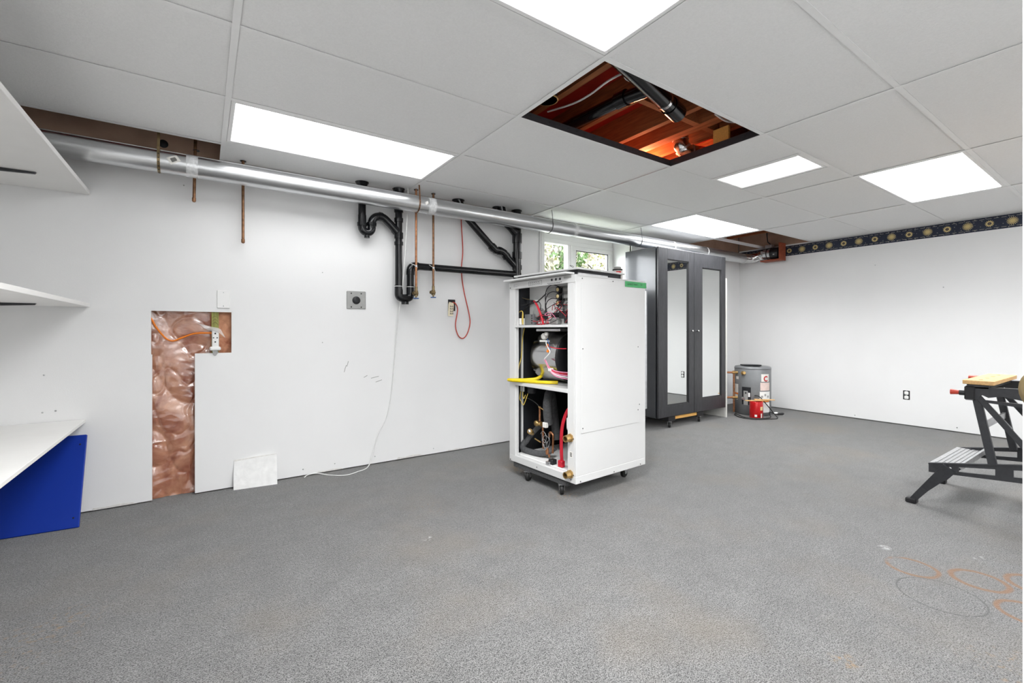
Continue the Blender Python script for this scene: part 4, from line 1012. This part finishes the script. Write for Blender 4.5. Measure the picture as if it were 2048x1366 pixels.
fp(MB().tube([(.085, .432, .498), (.085, .40, .49), (.085, .375, .482)], .004, 8), 'service_port', 'brass')
fp(MB().tube([(.085, .47, .275), (.085, .445, .27), (.085, .41, .262)], .005, 8), 'service_port', 'brass')
fp(MB().tube([(.10, .36, .19), (.10, .36, .215), (.10, .36, .235)], [.011, .014, .006], 10), 'filter_drier', 'copper')
for k in range(7):
    cy, cz, rr = rnd.uniform(.34, .40), rnd.uniform(.24, .33), rnd.uniform(.02, .045)
    a0 = rnd.uniform(0, 6)
    wire([(.07 + .005 * k, cy + rr * math.cos(a0 + q * .8), cz + rr * 1.3 * math.sin(a0 + q * .8)) for q in range(6)], .0016, 'steel', 'capillary_tube', t, F, n=5)
for k in range(4):
    o_ = .006 * k
    wire([(.06, .07 + o_, .56), (.055, .115 + o_, .52), (.05, .15 + o_, .44), (.05, .165 + o_, .35), (.05, .165 + o_, .25), (.055, .165 + o_, .185)], .0042, 'red', 'red_wire_bundle', t, F)
fp(MB().bev(.035, .065, .155, .195, .160, .20, .004), 'plug_connector', 'red')
fp(MB().bev(.03, .07, .235, .275, .158, .19, .003), 'valve_block', 'black')
fp(MB().bev(.02, .06, .255, .29, .150, .175, .002), 'valve_bracket', 'steel')
for y in (.575, .55): fp(MB().bev(.05, .06, y, y + .014, .59, .625, .002), 'wire_terminal', 'white')
fp(MB().lathe([(.0005, .58), (.025, .58), (.03, .59), (.03, .636), (.0005, .636)], (.09, .51, 0), 'z', 18), 'pressure_switch', 'charcoal')
wire([(.05, .582, .59), (.045, .585, .54), (.045, .57, .52), (.045, .545, .50), (.05, .53, .53), (.06, .515, .58)], .0025, 'ywire', 'wire', t, F)
wire([(.05, .557, .59), (.045, .55, .56), (.045, .54, .545), (.05, .53, .57)], .0025, 'ywire', 'wire', t, F)
wire([(.06, .54, .55), (.07, .50, .54), (.08, .45, .52), (.09, .42, .49)], .003, 'black', 'wire', t, F)

tag(MB().tube([F @ Vector(p) for p in smoothpath([(.20, .46, .79), (.17, .475, .72), (.12, .48, .685), (.06, .52, .675), (-.005, .575, .673), (-.03, .61, .673), (-.035, .60, .673), (-.03, .56, .673), (.0, .49, .673), (.03, .42, .673), (.06, .35, .673), (.12, .28, .673)], 8)], .0112, 10).build('yellow_hose', 'yellow'),
    'thick yellow hose looped on the middle shelf of the heat pump', 'hose')
tp = thing('green_tape', 'strip of green tape with handwriting on the corner of the heat pump', 'tape', F @ Vector((.56, -.001, 1.30)), FA)
MB().grid([[(x, -.0032 - (.002 if k % 2 else 0), z) for k, x in enumerate((.45, .52, .58, .63, .664, .6735))] for z in (1.299, 1.316, 1.336)], False).build('strip', 'green', tp, F)
TT = Matrix.Translation((.472, -.0058, 1.312)) @ Matrix.Rotation(math.pi / 2, 4, 'X')
text_mesh('w NEXT PART', .017, TT, 'ink', 'handwriting', tp, F)
text_mesh('USE', .014, Matrix.Translation((.605, -.0058, 1.318)) @ Matrix.Rotation(math.pi / 2, 4, 'X') @ Matrix.Rotation(-.15, 4, 'Z'), 'ink', 'handwriting', tp, F)
# loose cover on top, black sheet, wires, can
cv = thing('cover_panel', 'loose white cover panel lined with black foam on top of the heat pump', 'panel', F @ Vector((.3, .33, 1.347)), FA)
R2 = F @ Matrix.Translation((.055, .035, 0)) @ Matrix.Rotation(math.radians(2.5), 4, 'Z')
MB().bev(0, .47, 0, .60, 1.386, 1.398, .002).build('panel', 'enamel', cv, R2)
MB().box(.02, .45, .02, .58, 1.3475, 1.386).build('lining_and_gap_shade', 'dark', cv, R2)  # dark block: black lining plus the shaded gap under the panel
MB().box(.018, .30, .012, .02, 1.3475, 1.366).build('flange', 'steel', cv, R2)
bs = MB()
P1 = [[F @ Vector((x, y, z)) for x, y, z in r] for r in ([(.12, .62, 1.399), (.22, .60, 1.405), (.34, .56, 1.402)], [(.12, .52, 1.408), (.24, .48, 1.436), (.36, .46, 1.412)], [(.14, .42, 1.4), (.26, .36, 1.414), (.40, .34, 1.4)])]
tag(bs.grid([[p for p in r] for r in P1]).build('black_sheet', 'abs'), 'crumpled glossy black sheet on the cover of the heat pump', 'sheet')
md = bpy.data.objects['black_sheet'].modifiers.new('s', 'SOLIDIFY'); md.thickness = .003
for k in range(4):
    a = (.07, .11, .16, .22)[k]; b_ = (.19, .13, .10, .08)[k]
    tag(MB().tube([F @ Vector(p) for p in smoothpath([(a, b_, 1.401), (a + .02, b_ + .02, 1.42), (a + .03, b_ + .06, 1.425 + .006 * k), (a + .06, b_ + .04, 1.41), (a + .10, b_ + .03, 1.402)], 5)], .0016, 5).build('loose_wire', 'ink'),
        ('leftmost', 'second from left', 'third from left', 'rightmost')[k] + ' of the thin black wire ends curling on the heat pump cover', 'wire', 'loose wires on the heat pump cover')
cp = F @ Vector((.575, .16, 1.347))
t2 = thing('spray_can', 'short patterned tin can standing on the corner of the heat pump', 'can', cp)
MB().lathe([(.0005, 0), (.033, 0), (.034, .004), (.034, .088), (.03, .094), (.026, .096), (.0005, .096)], cp, 'z', 24).build('body', 'can', t2)
MB().lathe([(.024, 0), (.024, .012), (.0005, .014)], cp + Vector((0, 0, .096)), 'z', 16).build('cap', 'grayplate', t2)
MB().lathe([(.0345, 0), (.0345, .01)], cp + Vector((0, 0, .082)), 'z', 24).build('dark_band', 'ink', t2)
ac = math.atan2(-cp.y, -cp.x)
def patch(c, r, a0, a1, z0, z1, mat, name, parent, n_=6):
    return MB().grid([[(c[0] + r * math.cos(a0 + (a1 - a0) * i / n_), c[1] + r * math.sin(a0 + (a1 - a0) * i / n_), z) for i in range(n_ + 1)] for z in (z0, z1)]).build(name, mat, parent)
patch(cp, .0347, ac - .3, ac + .7, cp.z + .05, cp.z + .075, 'redcan', 'label_mark', t2)
for a in (-.45, .25): 
    patch(cp, .0347, ac + a, ac + a + .45, cp.z + .008, cp.z + .028, 'ink', 'label_mark', t2)
    patch(cp, .0352, ac + a + .13, ac + a + .32, cp.z + .013, cp.z + .023, 'paper', 'label_mark', t2)

# dolly under the heat pump
def caster(p, r, yaw, parent, fork='steel'):
    p = Vector(p); T = Matrix.Translation(p) @ Matrix.Rotation(yaw, 4, 'Z')
    wh = MB(); prof = [(.006, -.012), (r - .004, -.012), (r, -.008), (r, .008), (r - .004, .012), (.006, .012)]
    b = MB().lathe(prof, (0, 0, r), 'y', 20); b.v = [tuple(T @ Vector(v)) for v in b.v]; w_ = b.build('wheel', 'rubber', parent)
    b = MB().lathe([(.0005, -.014), (.008, -.014), (.008, .014), (.0005, .014)], (0, 0, r), 'y', 12); b.v = [tuple(T @ Vector(v)) for v in b.v]; b.build('hub', 'steel', w_)
    b = MB()
    for s in (-1, 1): b.prism([(-.012, r - .006), (.012, r - .006), (.026, r * 2 + .002), (-.02, r * 2 + .002)], T @ Matrix.Translation((0, s * .016 + .0015, 0)) @ Matrix.Rotation(math.pi / 2, 4, 'X'), .003)
    b.box(-.03, .03, -.022, .022, 2 * r, 2 * r + .003, T)
    b.build('caster_fork', fork, parent)
dl = thing('furniture_dolly', 'grey carpeted dolly on black casters under the heat pump', 'dolly', F @ Vector((.33, .33, 0)), FA)
MB().bev(.008, .62, .085, .61, .068, .1045, .003).build('pad', 'dollyf', dl, F)
for (x, y, a) in [(.028, .47, .5), (.03, .15, .9), (.60, .125, .2), (.60, .55, .3)]:
    caster(F @ Vector((x, y, 0)), .0325, a, dl)

# ================================================================== MIRRORED WARDROBE
CX0, CX1, CY0, CY1, CZ0, CZ1 = 3.795, 5.02, 2.93, 3.36, .118, 1.866
t = thing('wardrobe', 'tall dark wardrobe with two mirrored doors in the far corner', 'wardrobe', ((CX0 + CX1) / 2, (CY0 + CY1) / 2, CZ0))
MB().bev(CX0, CX0 + .02, CY0 + .032, CY1, CZ0, CZ1, .001).build('side_panel', 'cabside', t)
MB().bev(CX1 - .02, CX1, CY0 + .032, CY1, CZ0, CZ1, .001).build('side_panel', 'cabside', t)
MB().bev(CX0 + .02, CX1 - .02, CY0 + .032, CY1, CZ1 - .02, CZ1, .001).build('top_panel', 'cabside', t)
MB().bev(CX0 + .02, CX1 - .02, CY0 + .032, CY1, CZ0, CZ0 + .02, .001).build('bottom_panel', 'cabside', t)
MB().box(CX0 + .02, CX1 - .02, CY1 - .006, CY1, CZ0 + .02, CZ1 - .02).build('back_panel', 'cabside', t)
MB().box(CX0 + .0205, CX1 - .0205, CY0 + .05, CY0 + .056, CZ0 + .021, CZ1 - .021).build('inner_shadow_board', 'dark', t)
def wdoor(x0, x1, mx0, mx1, mz0, mz1, z1, kx, rot):
    y0, y1 = CY0, CY0 + .022
    b = MB()
    b.bev(x0, mx0, y0, y1, CZ0 + .002, z1, .002).bev(mx1, x1, y0, y1, CZ0 + .002, z1, .002)
    b.bev(mx0, mx1, y0, y1, CZ0 + .002, mz0, .002).bev(mx0, mx1, y0, y1, mz1, z1, .002)
    d = b.build('door', 'cabwood', t)
    bd = MB()
    for a in [(mx0, mx0 + .008, mz0 + .008, mz1 - .008), (mx1 - .008, mx1, mz0 + .008, mz1 - .008), (mx0, mx1, mz0, mz0 + .008), (mx0, mx1, mz1 - .008, mz1)]: bd.bev(a[0], a[1], y0 + .004, y0 + .02, a[2], a[3], .002)
    bd.build('bead', 'black', d)
    T = Matrix.Translation(((mx0 + mx1) / 2, y0 + .017, 0)) @ Matrix.Rotation(rot, 4, 'Z')
    h = (mx1 - mx0) / 2 - .007
    MB().box(-h, h, -.0015, .0015, mz0 + .006, mz1 - .006, T).build('mirror', 'mirror', d)
    MB().lathe([(.005, 0), (.005, -.012), (.010, -.016), (.011, -.022), (.007, -.026), (.0005, -.027)], (kx, y0, 1.007), 'y', 16).build('knob', 'chrome', d)
wdoor(3.80, 4.402, 3.945, 4.312, .238, 1.750, 1.864, 4.352, .0)
wdoor(4.408, 5.016, 4.558, 4.935, .262, 1.708, 1.864, 4.458, -.008)
dl = thing('furniture_dolly', 'wooden dolly on black casters under the dark wardrobe', 'dolly', (4.27, 3.1, 0))
MB().bev(4.09, 4.50, 2.95, 2.985, .080, .112, .002).build('front_rail', 'pine', dl)
MB().bev(4.09, 4.50, 3.25, 3.285, .080, .112, .002).build('rear_rail', 'pine', dl)
for x in (3.98, 4.48): MB().bev(x, x + .11, 2.94, 3.30, .066, .116, .003).build('side_rail', 'black', dl)
for (x, y) in [(4.01, 2.955), (4.545, 2.965), (4.01, 3.28), (4.545, 3.28)]: caster((x, y, 0), .031, .6, dl)
tag(MB().bev(5.026, 5.04, 2.925, 3.37, 0, 1.62, .001).build('white_board', 'cream'), 'narrow white board standing on edge against the side of the wardrobe', 'board')

# ================================================================== WATER HEATER, CORD, COFFEE CAN
HC = Vector((5.557, 2.9, 0)); HR = .2
t = thing('water_heater', 'small grey cylindrical water heater with stickers in the room corner', 'water heater', HC)
MB().lathe([(.0005, .0), (HR - .006, 0), (HR, .008), (HR, .565), (HR - .008, .575), (HR - .03, .58), (.0005, .582)], HC, 'z', 48).build('tank', 'heater', t)
MB().lathe([(HR + .001, .548), (HR + .002, .552), (HR + .002, .556), (HR + .001, .56)], HC, 'z', 48).build('top_band', 'heater', t)
fa = math.atan2(-HC.y, -HC.x)
D2 = math.radians
def hp(a0, a1, z0, z1, mat, name, parent=None, r=HR + .0008): return patch(HC, r, fa + D2(a0), fa + D2(a1), z0, z1, mat, name, parent or t, 8)
lg = hp(27, 58, .405, .495, 'paper', 'logo_sticker')
for k in range(10):
    a = D2(40 + k * 28); ca, sa_ = .030 * math.cos(a), .030 * math.sin(a); a2 = D2(40 + (k + 1) * 28)
    q = lambda ang, rr: (HC.x + (HR + .0016) * math.cos(fa + D2(45) + rr * math.cos(ang) / HR), HC.y + (HR + .0016) * math.sin(fa + D2(45) + rr * math.cos(ang) / HR), .44 + rr * math.sin(ang))
    MB().quad(q(a, .034), q(a2, .034), q(a2, .019), q(a, .019)).build('logo_arc', 'redcan', lg)
hp(24, 62, .300, .395, M('pink_sticker', s2l(226, 205, 198), .6), 'warning_sticker')
l3 = hp(22, 64, .195, .288, 'white', 'energy_sticker')
for k in range(3): hp(26 + k * 12, 33 + k * 12, .215 + .02 * (k % 2), .24 + .02 * (k % 2), 'grayplate', 'sticker_print', l3, HR + .0016)
hp(22, 60, .165, .190, 'orange', 'orange_sticker'); hp(24, 62, .04, .16, 'white', 'energy_sticker')
hp(-80, -50, .255, .36, 'paper', 'spec_sticker'); hp(-80, -50, .235, .253, 'orange', 'orange_sticker'); hp(-80, -52, .17, .23, 'paper', 'spec_sticker'); hp(-62, -48, .42, .455, 'paper', 'spec_sticker')
op = hp(-34, -5, .125, .335, 'dark', 'thermostat_opening')
hp(-28, -14, .12, .29, 'grayplate', 'thermostat_plate', op, HR + .003)
hp(-13, -7, .22, .27, 'white', 'wire_nut', op, HR + .005); hp(-12, -6, .16, .21, 'black', 'wire_nut', op, HR + .005); hp(-23, -18, .255, .275, 'ink', 'thermostat_hole', op, HR + .0045)
MB().prism([(-.15, -.06), (-.05, -.10), (.10, -.10), (.13, .04), (.05, .12), (-.12, .10)], Matrix.Translation(HC + Vector((-.02, 0, .584))) @ Matrix.Rotation(.6, 4, 'Z') @ Matrix.Rotation(.05, 4, 'Y'), .012).build('top_cover', 'dark', t)
lf = Vector((-.8255, .5644, 0)); tw = Vector((-.5644, -.8255, 0))
pv = HC + lf * .238 + tw * .02
MB().tube([pv + Vector((0, 0, .02)), pv + Vector((0, 0, .52))], .0115, 12).build('overflow_pipe', 'copper', t)
for z in (.50, .195):
    MB().tube([pv + lf * .14 + Vector((0, 0, z)), pv + lf * .002 + Vector((0, 0, z))], .0125, 12).build('supply_pipe', 'copper', t)
    MB().tube([pv + lf * .02 + Vector((0, 0, z)), pv - lf * .05 + Vector((0, 0, z))], .017, 12).build('tee_fitting', 'brass', t)
vv = HC + lf * .17 + tw * .10
MB().tube([vv + Vector((0, 0, .50)), vv + tw * .035 + Vector((0, 0, .505))], [.024, .018], 14).build('relief_valve', 'brass', t)
MB().tube([vv + Vector((0, 0, .195)), vv + tw * .025 + Vector((0, 0, .195))], [.02, .016], 14).build('drain_valve', 'steel', t)
cord = [tuple(HC + Vector((HR * math.cos(fa + .12), HR * math.sin(fa + .12), .24))), (5.37, 2.72, .235), (5.41, 2.66, .15), (5.47, 2.60, .04), (5.42, 2.545, .006), (5.30, 2.58, .006), (5.16, 2.66, .006), (5.13, 2.80, .006), (5.22, 2.93, .006), (5.33, 2.99, .006), (5.26, 2.93, .014), (5.15, 2.78, .012), (5.17, 2.66, .014), (5.28, 2.60, .014), (5.40, 2.61, .012), (5.48, 2.66, .03), (5.52, 2.675, .05), (5.60, 2.66, .02), (5.66, 2.645, .012)]
tc_ = thing('power_cord', 'black power cord with plug looped on the carpet round the red can', 'cord', (5.4, 2.62, 0))
wire(cord, .0055, 'rubber', 'cord', tc_, k=6, n=8)
MB().tube([(5.655, 2.646, .016), (5.72, 2.63, .016), (5.735, 2.627, .016)], [.009, .016, .013], 10).build('plug', 'black', tc_)
MB().bev(5.64, 5.70, 2.665, 2.70, .0, .03, .006).build('paper_tag', 'white', tc_)
KC = Vector((5.298, 2.722, 0))
t = thing('coffee_can', 'red metal can on the carpet in front of the grey water heater', 'can', KC)
MB().lathe([(.0005, 0), (.070, 0), (.0715, .004), (.0715, .186), (.070, .19), (.066, .19), (.064, .18), (.0005, .02)], KC, 'z', 32).build('can_body', 'redcan', t)
ka = math.atan2(-KC.y, -KC.x)
patch(KC, .0722, ka - .22, ka + .12, .02, .045, 'paper', 'label_square', t); patch(KC, .0722, ka + .62, ka + 1.1, .095, .135, 'tan', 'label_oval', t); patch(KC, .0722, ka + .7, ka + .95, .01, .06, 'paper', 'label_patch', t)
def slat(p, q, wd, z, label):
    tag(MB().bar(Vector((p[0], p[1], z)), Vector((q[0], q[1], z)), wd, .009, r=.001).build('timber_offcut', 'wood'), label, 'wood strip')
slat((5.21, 2.80), (5.44, 2.655), .035, .1955, 'thin wooden slat lying across the red can, lower of two')
slat((5.33, 2.76), (5.47, 2.60), .04, .2055, 'thin wooden slat lying across the red can, upper of two')

# ================================================================== OUTSIDE THE WINDOW
ld = struct('floor_outside', MB().box(1, 16, 3.72, 14, 1.30, 1.44), 'lawn')
def shrub(c, rx, rz, n_, mats, label, size, seed):
    r_ = random.Random(seed); t = thing('shrub', label, 'shrub', (c[0], c[1], 1.44), group='shrubs outside the window')
    for mi, (mt, share) in enumerate(mats):
        b = MB()
        for k in range(int(n_ * share)):
            while True:
                p = Vector((r_.uniform(-1, 1), r_.uniform(-1, 1), r_.uniform(-1, 1)))
                if .35 < p.length < 1: break
            q = Vector((c[0] + p.x * rx, c[1] + p.y * rx, c[2] + p.z * rz))
            if q.z < 1.45: continue
            E = Euler((r_.uniform(0, 6), r_.uniform(0, 6), r_.uniform(0, 6))).to_matrix(); s = size * r_.uniform(.6, 1.3)
            b.quad(*[q + E @ Vector(v) * s for v in ((-.5, 0, 0), (0, -.32, .08), (.55, 0, 0), (0, .32, .08))])
        b.build('foliage', mt, t)
    MB().tube([(c[0], c[1], 1.44), (c[0] + .05, c[1], c[2])], [.03, .015], 7).build('stem', 'bark', t)
shrub((4.6, 5.7, 2.25), .62, .8, 2600, [('leafg', .75), ('bloomw', .25)], 'green leafy shrub outside the left window pane', .085, 1)
shrub((5.7, 6.6, 2.15), .65, .85, 2600, [('bloomw', .6), ('leafy', .4)], 'pale flowering shrub outside between the two window panes', .085, 2)
shrub((7.3, 7.3, 2.3), .95, 1.0, 3000, [('bloom', .55), ('leafy', .45)], 'pinkish yellow shrub outside the right window pane', .09, 3)
shrub((3.75, 4.95, 1.9), .32, .5, 800, [('bloomw', .8), ('leafy', .2)], 'cream shrub outside at the left edge of the window', .085, 4)
